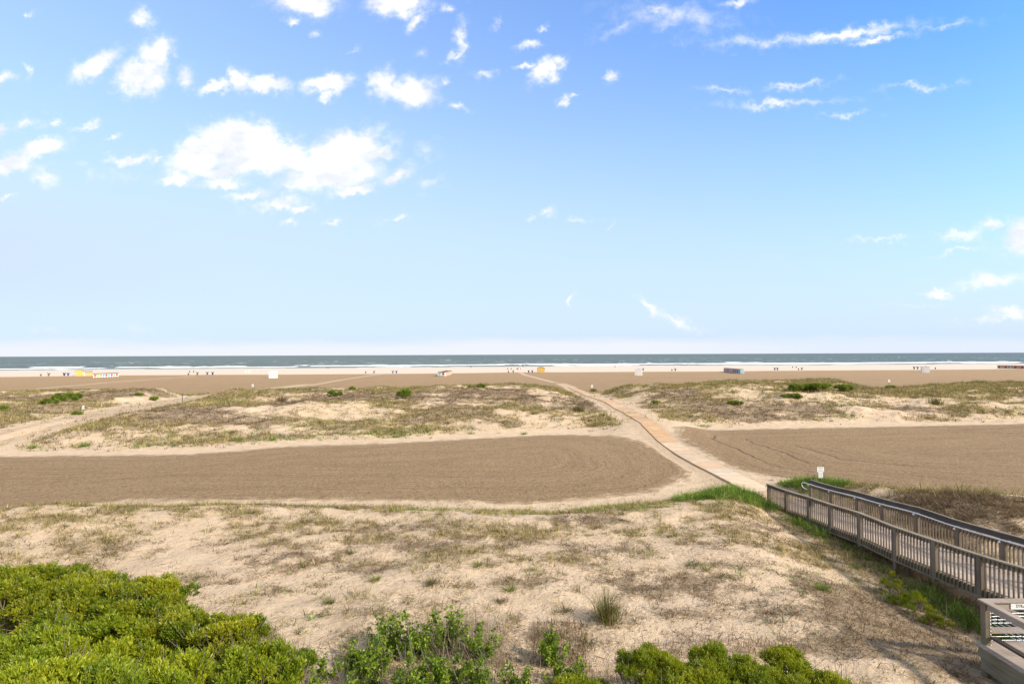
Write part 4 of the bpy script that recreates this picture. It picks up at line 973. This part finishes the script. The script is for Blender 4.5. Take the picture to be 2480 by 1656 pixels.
# ------------------------------------------------------------------ signs
def signs():
    # two white plates on a post beyond the ramp
    p = gp(1988, 1187, .3); x, y = p[0], p[1]; z0 = hz(x, y)
    s = (y/F); zt = H+ray(1988, 1130.5)[2]*y; zm = H+ray(1988, 1142.8)[2]*y; zb = H+ray(1988, 1157)[2]*y
    r = empty('notice_sign', (x, y, 0), 'white notice sign of two stacked plates on a thin dark post beyond the ramp', 'sign')
    m = MB(); m.box(-.02, .02, .003, .035, z0-.3, zt-.05); m.build('post', M['ink'], r)
    m = MB(); m.box(-8.2*s, 8.2*s, -.006, 0, zm+.006, zt); up = m.build('upper_plate', M['signw'], r, .002)
    m = MB(); m.box(-5.2*s, 5.2*s, -.006, 0, zb, zm); lo = m.build('lower_plate', M['signw'], r, .002)
    m = MB()
    for k in range(13):
        a = (k-6)/6; m.box(a*5.6*s-.013, a*5.6*s+.013, -.0085, -.0065, zt-.075-.03*a*a, zt-.04-.03*a*a)
    for w, zz in ((2.2, .13), (5, .175), (5.4, .205), (6, .245), (6, .27)): m.box(-w*s, w*s, -.0085, -.0065, zt-zz-.006, zt-zz+.006)
    m.build('print', M['inkg'], up)
    m = MB()
    for w, zz in ((3.4, .05), (3.6, .09), (3.2, .13), (3.6, .17), (2.2, .23), (2.0, .27)): m.box(-w*s, w*s, -.0085, -.0065, zm-zz-.006, zm-zz+.006)
    m.build('print', M['inkg'], lo)
    # small notice on the near railing
    r = empty('rail_notice', (15.27, 29.2, 0), 'small pale blue notice board fixed on the ramp railing', 'notice')
    z = float(ramp_top(29.2))-.13; rot = Matrix.Rotation(R(5), 3, 'X')
    m = MB(); m.box(-.008, 0, -.23, .23, z-.33, z, rot=rot); bo = m.build('board', M['signb'], r, .002)
    m = MB()
    for k in range(6): m.box(-.0105, -.0085, -.18+.02*(k % 2), .19-.03*(k % 3), z-.07-k*.042, z-.052-k*.042, rot=rot, piv=(-.004, 0, z-.165))
    m.build('print', M['inkg'], bo)
    G = 'small white signs on the far dunes'
    for (px, py, w, h, lab) in [(612, 941, 4.6, 6.2, 'small white sign on the left dune crest in front of the white shed'),
                        (201.5, 1000, 5.0, 8, 'little white sign on a post in the pale hollow at far left'),
                        (1434, 941, 4.6, 6, 'small white sign beside the gap where the walkway meets the far sand'),
                        (2153.5, 929, 4.4, 5.8, 'small white sign on the right hand dunes near the pale mound')]:
        p = gp(px, py, 1.6); p = gp(px, py, max(hz(p[0], p[1]), .3)); x, y = p[0], p[1]; z0 = hz(x, y); s = y/F
        r = empty('dune_sign', (x, y, z0), lab, 'sign', G); hp = 12*s if px != 201.5 else 16*s
        m = MB(); m.box(-.04, .04, .004, .08, -.3, hp); m.build('post', M['wood'], r)
        m = MB(); m.box(-w/2*s, w/2*s, -.02, 0, hp-h*s, hp+.03); m.build('board', M['signw'], r)
        m = MB(); m.box(-w/4*s, w/4*s, -.026, -.022, hp-h*s*.65, hp-h*s*.35); m.build('print', M['inkg'], r)
    for (px, py, h, lab) in [(441.5, 983, 24, 'bare wooden stake standing in the sand path between the left dunes'), (1681, 982, 18, 'thin dark stake on the right dunes beside the walkway'), (562, 985, 12, 'short pale post on the left dune slope')]:
        p = gp(px, py, .8); x, y = p[0], p[1]; z0 = hz(x, y); s = y/F
        m = MB(); m.box(-.05, .05, -.05, .05, -.4, h*s, ); m.box(-.07, .07, -.06, .06, h*s-.25, h*s-.2)
        o = m.build('wooden_stake', M['wood']); o.location = (x, y, z0); tag(o, lab, 'stake', 'stakes on the far dunes')
signs()

# ------------------------------------------------------------------ things on the far beach
def ground_at(px, py):
    p = gp(px, py, 0)
    for _ in range(6): p = gp(px, py, hz(p[0], p[1]))
    return p[0], p[1], hz(p[0], p[1])
def barrels():
    def bin_(col, flaps, sc):
        root = empty('litter_barrel', (0, 0, 0)); b = MB()
        h = 1.0*sc
        b.lathe([(.27*sc, -.1), (.29*sc, .02*h), (.31*sc, .3*h), (.325*sc, .33*h), (.31*sc, .36*h), (.325*sc, .64*h), (.34*sc, .67*h), (.33*sc, .7*h), (.34*sc, .97*h), (.365*sc, .985*h), (.365*sc, h), (.30*sc, h), (.29*sc, .85*h)], 16)
        b.build('barrel', col, root, smooth=False)
        if flaps:
            for s in (-1, 1):
                f = MB(); a = s*R(24); rot = Matrix.Rotation(a, 3, 'Y')
                f.box(s*.36*sc-.05, s*.36*sc+.05, -.30*sc, .30*sc, h-.02, h+.42*sc, rot=rot, piv=(s*.36*sc, 0, h)); f.build('lid_flap', col, root)
            f = MB(); f.tube([(0, .0, h*.9), (0, 0, h+.28*sc)], [.22*sc, .03], 8); f.build('liner_bag', col, root)
        return root
    navy = colour('navy_plastic', (.022, .035, .13)); blue = colour('blue_plastic', (.03, .07, .28)); grey = colour('grey_brown_metal', (.15, .125, .10)); dark = colour('dark_plastic', (.03, .03, .045)); red = colour('reddish_metal', (.25, .10, .08))
    protos = {}
    W = {'n': (navy, True, 1.0), 'b': (blue, True, 1.0), 'g': (grey, True, 1.0), 'd': (dark, True, 1.0), 's': (grey, False, .95), 'r': (red, False, .95), 't': (dark, False, .8)}
    L = [(99, 910.5, 's', 'low grey barrel without flaps, leftmost on the far beach'), (118, 910.5, 'g', 'grey brown barrel with open flaps, left of the navy pair and yellow hut'),
         (155.5, 910, 'd', 'dark navy barrel with open flaps, left one of the pair beside the left yellow hut'), (165, 910, 'b', 'blue barrel with open flaps, next to the left yellow hut'),
         (456.5, 908, 's', 'low grey barrel left of the grey flapped one, left half of the beach'), (478, 908, 'g', 'grey barrel with open flaps, left of the blue pair on the left half'),
         (502, 907.5, 'b', 'bright blue barrel, left one of the pair left of the white shed'), (515, 907.5, 'n', 'navy barrel, right one of the pair left of the white shed'),
         (459.5, 901.5, 't', 'tiny dark bin near the water, left of its twin on the left half'), (469, 901.5, 't', 'tiny dark bin near the water, right of its twin on the left half'),
         (886, 904, 's', 'low grey barrel left of centre, near the end of the sand track'), (906, 904, 'g', 'grey flapped barrel left of centre by the end of the sand track'),
         (951.5, 903.7, 'b', 'blue barrel, left one of the pair left of the central colourful huts'), (960, 903.7, 'n', 'navy barrel, right one of the pair left of the central colourful huts'),
         (1231.5, 902.2, 's', 'low brown barrel left of the flapped one beneath the red shelter'), (1243, 902.4, 'g', 'brown flapped barrel on the edge of the raked sand left of the track'),
         (1280.5, 902.2, 'd', 'dark flapped barrel, left one of the pair beside the round yellow hut'), (1289, 902.2, 'n', 'dark flapped barrel standing closest to the round yellow hut'),
         (1229.8, 894.5, 't', 'tiny dark bin near the water above the low brown barrel'), (1238, 894.5, 't', 'tiny dark bin near the water, left of the red shelter'),
         (1557.5, 897.5, 'n', 'dark flapped barrel peeping out right of the central white box'), (1627.5, 898, 's', 'low dark barrel right of the central white box'), (1635.5, 898, 'd', 'dark flapped barrel, far right of the central white box'),
         (1876.5, 896.3, 'n', 'navy barrel, left one of the pair right of the colourful hut row'), (1883, 896.3, 'd', 'dark barrel, right one of the pair right of the colourful hut row'),
         (1934, 896, 'r', 'low reddish barrel beside a grey flapped one on the right half'), (1942, 896, 'g', 'grey brown flapped barrel on the right half, beside the reddish one'),
         (1920, 890.5, 't', 'tiny dark bin near the surf above the reddish barrel, left'), (1928.5, 890.5, 't', 'tiny dark bin near the surf above the reddish barrel, right'),
         (2214, 893.8, 'd', 'dark flapped barrel, farther from the right hand white box'), (2222.5, 893.8, 'n', 'navy flapped barrel just left of the right hand white box'), (2265.5, 893.8, 's', 'lone low dark barrel right of the right hand white box')]
    for (px, py, k, lab) in L:
        if k not in protos: o = protos[k] = bin_(*W[k])
        else: o = copy_tree(protos[k])
        o.location = ground_at(px, py); tag(o, lab, 'barrel', 'litter barrels on the far beach')
barrels()

PAL = {'red': (.62, .07, .04), 'orange': (.75, .22, .04), 'yellow': (.85, .62, .08), 'gold': (.70, .45, .08), 'blue': (.25, .42, .72), 'navy': (.10, .17, .38), 'teal': (.20, .58, .58), 'cyan': (.30, .68, .75),
       'peach': (.85, .45, .26), 'crimson': (.50, .05, .09), 'brown': (.30, .15, .05), 'green': (.2, .4, .2), 'white': (.8, .8, .8), 'sky': (.5, .75, .85)}
PAL = {k: tuple(x*.72 for x in c) if k != 'white' else c for k, c in PAL.items()}
def hut(w, d, h, body, panel, roof, legs=.28):
    """beach storage hut: box on runners with a coloured door panel on the -Y face"""
    root = empty('beach_hut', (0, 0, 0))
    b = MB(); b.box(-w/2, w/2, -d/2, d/2, legs, h-.12); b.build('walls', body, root)
    r = MB(); r.add([(-w/2-.05, -d/2-.12, h-.13), (w/2+.05, -d/2-.12, h-.13), (w/2+.05, d/2+.08, h-.13), (-w/2-.05, d/2+.08, h-.13), (-w/2-.05, -.05, h+.10), (w/2+.05, -.05, h+.10)],
                    [(3, 2, 1, 0), (0, 1, 5, 4), (2, 3, 4, 5), (0, 4, 3), (1, 2, 5)]); r.build('roof', roof, root)
    p = MB(); k = .17*w; hh = (h-legs)
    pts = [(-w/2+k, legs+.16*hh), (w/2-k, legs+.16*hh), (w/2-k*.7, legs+.5*hh), (w/2-k, legs+.80*hh), (-w/2+k, legs+.80*hh), (-w/2+k*.7, legs+.5*hh)]
    vs = [(x, -d/2-.03, z) for x, z in pts]+[(x, -d/2-.004, z) for x, z in pts]; n = len(pts)
    p.add(vs, [tuple(range(n)), tuple(range(2*n-1, n-1, -1))]+[(i+n, (i+1) % n+n, (i+1) % n, i) for i in range(n)]); p.build('door_panel', panel, root)
    for sx in (-1, 1):
        g = MB(); g.box(sx*w*.38-.07, sx*w*.38+.07, -d/2+.05, d/2-.05, -.1, legs-.002); g.build('runner', M['white'], root)
    return root
def hut_rows():
    # left row, facing the viewer's right hand corner
    def row(pa, pb, n, w, d, h, cols, rz, fmt, group, bodies=None, roof=None, double=None):
        a = np.array(ground_at(*pa)); e = np.array(ground_at(*pb))
        for i in range(n):
            c = cols[i % len(cols)]; t = (i+.5)/n; p = a+(e-a)*t
            bd = M['white'] if not bodies else bodies[i % len(bodies)]
            o = hut(w, d, h, bd, colour('panel_'+c, PAL[c]), roof or M['roofd']); o.location = (p[0], p[1], hz(p[0], p[1])); o.rotation_euler = (0, 0, rz)
            tag(o, fmt[i], 'beach hut', group)
    ordn = ['first', 'second', 'third', 'fourth', 'fifth', 'sixth', 'seventh', 'eighth', 'ninth', 'tenth']
    cl = ['orange', 'yellow', 'gold', 'blue', 'red', 'teal', 'red', 'teal', 'red']
    row((227, 915.5), (285, 912.5), 9, 1.34, 1.3, 1.75, cl, R(37), [f'white hut with {c} door panel, {ordn[i]} from the left in the left row' for i, c in enumerate(cl)], 'left row of beach huts')
    # central double row, seen end on
    for col, (x0, pan) in enumerate((( -1, 'teal'), (1, 'red'))):
        for i in range(8):
            a = ground_at(1069, 911.3); w = 1.45; L = 2.9
            c = pan if i == 0 else ['peach', 'gold', 'peach', 'peach', 'yellow', 'peach', 'gold'][i-1]
            end = i == 0
            x = a[0]+x0*.76+i*.04; y = a[1]+i*(L+.15)+L/2
            if end: o = hut(w, L, 1.78, M['white'], colour('panel_'+c, PAL[c]), M['roofd'])
            else:
                o = hut(L, w, 1.78, colour('peach_wall', (.80, .62, .45)) if x0 > 0 else M['white'], colour('panel_'+c, PAL[c]), M['roofd']); o.rotation_euler = (0, 0, R(90) if x0 > 0 else R(-90))
            o.location = (x, y, hz(x, y))
            side = 'right' if x0 > 0 else 'left'
            tag(o, (f'white hut with {c} door panel at the near end of the central double row' if end else f'pale hut with {c} panel, {ordn[i]} back in the {side} side of the central double row'), 'beach hut', 'central double row of beach huts')
    # right row: end face to the viewer, long side receding to the left
    a = np.array(ground_at(1797, 905)); e = np.array(ground_at(1756, 901)); n = 9
    cc = ['teal', 'brown', 'navy', 'crimson', 'gold', 'peach', 'crimson', 'blue', 'orange']
    for i in range(n):
        p = a+(e-a)*(i+.3)/n; ang = math.atan2(e[1]-a[1], e[0]-a[0])
        L = float(np.hypot(*(e-a)[:2]))/n
        o = hut(L*.97, 1.7, 2.0, colour('cyan_wall', (.42, .70, .76)) if i == 0 else colour('wall_'+('pink' if i % 2 else 'grey'), (.62, .45, .42) if i % 2 else (.5, .52, .56)), colour('panel_'+cc[i], PAL[cc[i]]), M['roofd'])
        o.rotation_euler = (0, 0, ang+math.pi if False else ang-math.pi*1.0); o.location = (p[0], p[1], hz(p[0], p[1]))
        if i == 0:
            q = MB(); q.box(L/2, L/2+.03, -.6, .6, .55, 1.55); q.build('end_panel', colour('panel_sky', PAL['sky']), o)
        tag(o, (f'cyan hut at the near end of the right row' if i == 0 else f'hut with {cc[i]} panel, {ordn[i]} from the near end in the right row'), 'beach hut', 'right row of beach huts')
    cl = ['brown', 'gold', 'crimson', 'blue', 'gold', 'crimson', 'gold', 'crimson', 'gold']
    row((2417, 893.2), (2489, 894.6), 9, 1.85, 1.3, 1.95, cl, R(-40), [f'hut with {c} panel, {ordn[i]} from the left in the row cut by the right edge' for i, c in enumerate(cl)], 'far right row of beach huts',
        [colour('wall_'+c, tuple(.5+.45*v for v in PAL[c])) for c in cl])
hut_rows()

def sheds():
    # white boxes
    for (px, py, w, h, d, rz, lab, kind) in [(660, 915.2, 3.3, 2.35, 1.6, R(21), 'white shed with stepped flat roof, left of the beach centre', 0),
                                  (1548, 909.2, 2.9, 2.6, 2.4, R(-16), 'white box shed in the middle right of the beach', 1),
                                  (2246, 902.4, 2.9, 2.75, 2.6, R(-22), 'white box shed with a grey shaded side, right part of the beach', 1)]:
        x, y, z = ground_at(px, py); r = empty('white_shed', (x, y+d/2, z), lab, 'shed', 'white sheds on the beach', rz)
        b = MB(); b.box(-w/2, w/2, -d/2, d/2, -.1, h); b.build('walls', M['white'], r)
        f = MB(); f.box(-w/2-.06, w/2+.06, -d/2-.06, d/2+.06, h+.002, h+.09); rf = f.build('roof', M['white'], r)
        if kind == 0:
            f = MB(); f.box(-w*.34, w*.46, -d/2+.2, d/2-.2, h+.092, h+.45); f.build('roof_box', M['white'], rf)
            f = MB(); f.box(w/2-.9, w/2-.02, -d/2-.02, -d/2-.004, .35, h-.3); f.build('shutter', colour('peach_wall', (.80, .62, .45)), r)
        else:
            f = MB(); f.box(-.05, .35, -.4, .0, h+.092, h+.32); f.build('roof_box', colour('vent_grey', (.3, .3, .32)), rf)
        dr = MB(); dr.box(-w*.3, -w*.3+.85, -d/2-.035, -d/2-.004, .05, 2.0); dd = dr.build('door', M['signw'], r); hn = MB(); hn.box(-w*.3+.7, -w*.3+.76, -d/2-.06, -d/2-.037, .95, 1.1); hn.build('handle', M['ink'], dd)
    yel = colour('yellow_board', (.60, .40, .12)); yel2 = colour('yellow_door', (.68, .42, .07)); wt = M['white']
    def round_end(w, h, d, y0, parts=True):
        """barn shaped prism with an arched roof"""
        n = 9; prof = [(-w/2, -.1), (-w/2, h*.62)]+[(-w/2*math.cos(t), h*.62+h*.38*math.sin(t)) for t in np.linspace(.25, math.pi-.25, n)]+[(w/2, h*.62), (w/2, -.1)]
        b = MB(); m_ = len(prof); vs = [(x, y0, z) for x, z in prof]+[(x, y0+d, z) for x, z in prof]
        b.add(vs, [tuple(range(m_)), tuple(range(2*m_-1, m_-1, -1))]+[(i+m_, (i+1) % m_+m_, (i+1) % m_, i) for i in range(m_)]); return b, prof
    def yellow_hut(px, py, w, h, d, lab, wing):
        x, y, z = ground_at(px, py); r = empty('yellow_hut', (x, y, z), lab, 'hut', 'yellow huts on the beach', R(35) if wing else 0)
        b, prof = round_end(w, h, d, 0); b.build('walls', yel, r)
        rf = MB(); pr = prof[1:-1]
        vs = [(a*1.03, -.15, c+.03) for a, c in pr]+[(a*1.03, d+.1, c+.03) for a, c in pr]+[(a*1.07, -.15, c+.12) for a, c in pr]+[(a*1.07, d+.1, c+.12) for a, c in pr]; m_ = len(pr)
        fs = []
        for i in range(m_-1): fs += [(i, i+1, m_+i+1, m_+i), (2*m_+i+1, 2*m_+i, 3*m_+i, 3*m_+i+1), (i, 2*m_+i, 2*m_+i+1, i+1)]
        rf.add(vs, fs); rf.build('roof', M['roofg'], r)
        q = MB(); q.box(-.55, .55, -.05, -.004, .05, h*.62); q.build('door', yel2, r)
        for sx in (-1, 1):
            q = MB(); q.box(sx*w*.36-.22, sx*w*.36+.22, -.04, -.004, h*.35, h*.6); q.build('shutter', colour('pale_yellow', (.66, .50, .22)), r)
        if wing:
            q = MB(); q.box(w/2+.005, w/2+.25, -.1, .1, -.1, h*.6); q.build('corner_post', wt, r)
            q = MB(); q.box(w/2+.26, w/2+3.1, .3, d, -.1, h*.55); q.build('wing_wall', yel, r)
            q = MB(); q.add([(w/2+.2, .1, h*.56), (w/2+3.2, .1, h*.56), (w/2+3.2, d+.1, h*.56), (w/2+.2, d+.1, h*.56), (w/2+.2, d/2, h*.98), (w/2+3.2, d/2, h*.98)], [(3, 2, 1, 0), (0, 1, 5, 4), (2, 3, 4, 5), (0, 4, 3), (1, 2, 5)]); q.build('wing_roof', M['roofg'], r)
    yellow_hut(192.5, 909.8, 3.2, 2.75, 4, 'yellow hut with an arched end and a grey roofed wing at the left', True)
    yellow_hut(1310.5, 902, 3.5, 2.7, 3.2, 'round topped yellow hut alone at the middle of the beach', False)
sheds()

def person(px, py, lab, top, legs, h=1.72, pose=0):
    x, y, z = ground_at(px, py); J = {}
    s = h/1.72
    V = [(0, 0, .93), (0, 0, 1.15), (0, 0, 1.38), (0, -.01, 1.50), (0, -.03, 1.58), (0, -.02, 1.70), (-.09, 0, .90), (-.11, -.04-.08*pose, .50), (-.11, .03+.06*pose, .08), (-.11, -.11, .03), (.09, 0, .90), (.11, -.02+.06*pose, .50), (.11, .08, .08), (.11, -.06, .03),
         (-.19, 0, 1.40), (-.25, .02, 1.12), (-.24, -.10, .88), (-.24, -.13, .80), (.19, 0, 1.40), (.25, .02, 1.12), (.24, -.10, .88), (.24, -.13, .80)]
    E = [(0, 1), (1, 2), (2, 3), (3, 4), (4, 5), (0, 6), (6, 7), (7, 8), (8, 9), (0, 10), (10, 11), (11, 12), (12, 13), (2, 14), (14, 15), (15, 16), (16, 17), (2, 18), (18, 19), (19, 20), (20, 21)]
    Rr = [.15, .13, .16, .06, .10, .085, .10, .065, .045, .035, .10, .065, .045, .035, .06, .042, .032, .025, .06, .042, .032, .025]
    me = bpy.data.meshes.new('person'); me.from_pydata([(a*s, b*s, c*s) for a, b, c in V], E, []); me.update()
    o = bpy.data.objects.new('person', me); COL.objects.link(o)
    sk = o.modifiers.new('skin', 'SKIN'); ss_ = o.modifiers.new('sub', 'SUBSURF'); ss_.levels = 1; ss_.render_levels = 1
    for i, v in enumerate(me.skin_vertices[0].data): v.radius = (Rr[i]*s, Rr[i]*s*.85); v.use_root = (i == 0)
    me.materials.append(colour('skin_tone', (.42, .25, .17)))
    o.location = (x, y, z); tag(o, lab, 'person', 'people by the water')
    def wear(name, prof, mat, off=(0, 0, 0)):
        b = MB(); b.lathe(prof, 10, off=off); c = b.build(name, mat, o, smooth=True); return c
    wear('shirt', [(.20*s, .92*s), (.20*s, 1.1*s), (.23*s, 1.35*s), (.19*s, 1.44*s), (.08*s, 1.5*s)], colour('cloth_'+top, PAL.get(top, (.1, .1, .12))))
    wear('shorts', [(.20*s, .62*s), (.21*s, .78*s), (.19*s, .94*s)], colour('cloth_'+legs, PAL.get(legs, (.1, .1, .12))))
    wear('hair', [(.03, 1.60*s), (.105*s, 1.63*s), (.11*s, 1.70*s), (.08*s, 1.76*s), (.01, 1.785*s)], M['roofd'])
    return o
PAL['dark'] = (.04, .045, .06)
person(1140.5, 892, 'person in dark clothes standing alone at the water edge left of centre', 'dark', 'dark', pose=1)
person(1266.5, 889.7, 'person in dark clothes standing just right of the red shelter', 'dark', 'navy')
person(1270.3, 889.9, 'person in a pale top, second to the right of the red shelter', 'white', 'dark')
person(1489.5, 891.5, 'lone person with reddish clothes walking by the surf right of centre', 'red', 'dark', pose=1)
person(791.5, 894, 'person in dark clothes wading at the shore, left of another', 'dark', 'dark', 1.6)
person(797, 894.3, 'person in dark clothes wading at the shore, right of another', 'navy', 'dark', 1.6, 1)
def shelter():
    x, y, z = ground_at(1259.5, 894.2); r = empty('red_shelter', (x, y, z), 'small red and white beach shelter with a pale hood near the water', 'shelter')
    n = 8; b = MB()
    vs = [(0, -1.0, 1.7)]; 
    for k in range(n): th = 2*math.pi*k/n; vs.append((1.35*math.cos(th), 1.1*math.sin(th), .05))
    vs[0] = (0, 0, 1.9)
    b.add(vs, [(0, 1+k, 1+(k+1) % n) for k in range(n) if k % 2 == 0]); b.build('red_panels', colour('panel_red', PAL['red']), r)
    b = MB(); b.add(vs, [(0, 1+k, 1+(k+1) % n) for k in range(n) if k % 2 == 1]); b.build('white_panels', M['white'], r)
    b = MB(); b.lathe([(.02, 2.9), (.6, 2.75), (.95, 2.45), (.9, 2.42), (.5, 2.6)], 10); b.build('hood', colour('pale_peach', (.8, .5, .4)), r)
    b = MB(); b.tube([(0, 0, 0), (0, 0, 2.9)], .04, 6); b.build('pole', M['ink'], r)
    b = MB(); b.box(-2.0, -1.35, -.5, .2, 0, .8); b.build('cool_box', colour('cloth_dark', PAL['dark']), r)
shelter()
for i, (px, py, h, lab) in enumerate([(594, 904, 7, 'white pole on the beach, leftmost of the thin group left of the white shed'), (597.5, 904, 7, 'white pole standing second in the thin group left of the white shed'), (602.5, 904, 8.5, 'tallest white pole in the group left of the white shed'), (607, 903.5, 6.5, 'rightmost white pole of the thin group left of the white shed'), (624, 901, 5, 'lone white pole between the pole group and the white shed')]):
    x, y, z = ground_at(px, py); s = y/F; m = MB(); m.tube([(0, 0, -.3), (0, 0, h*s)], .07, 6); m.lathe([(.10, h*s), (.10, h*s+.06), (.02, h*s+.1)], 6)
    o = m.build('white_pole', M['white']); o.location = (x, y, z); tag(o, lab, 'pole', 'white poles on the far beach')
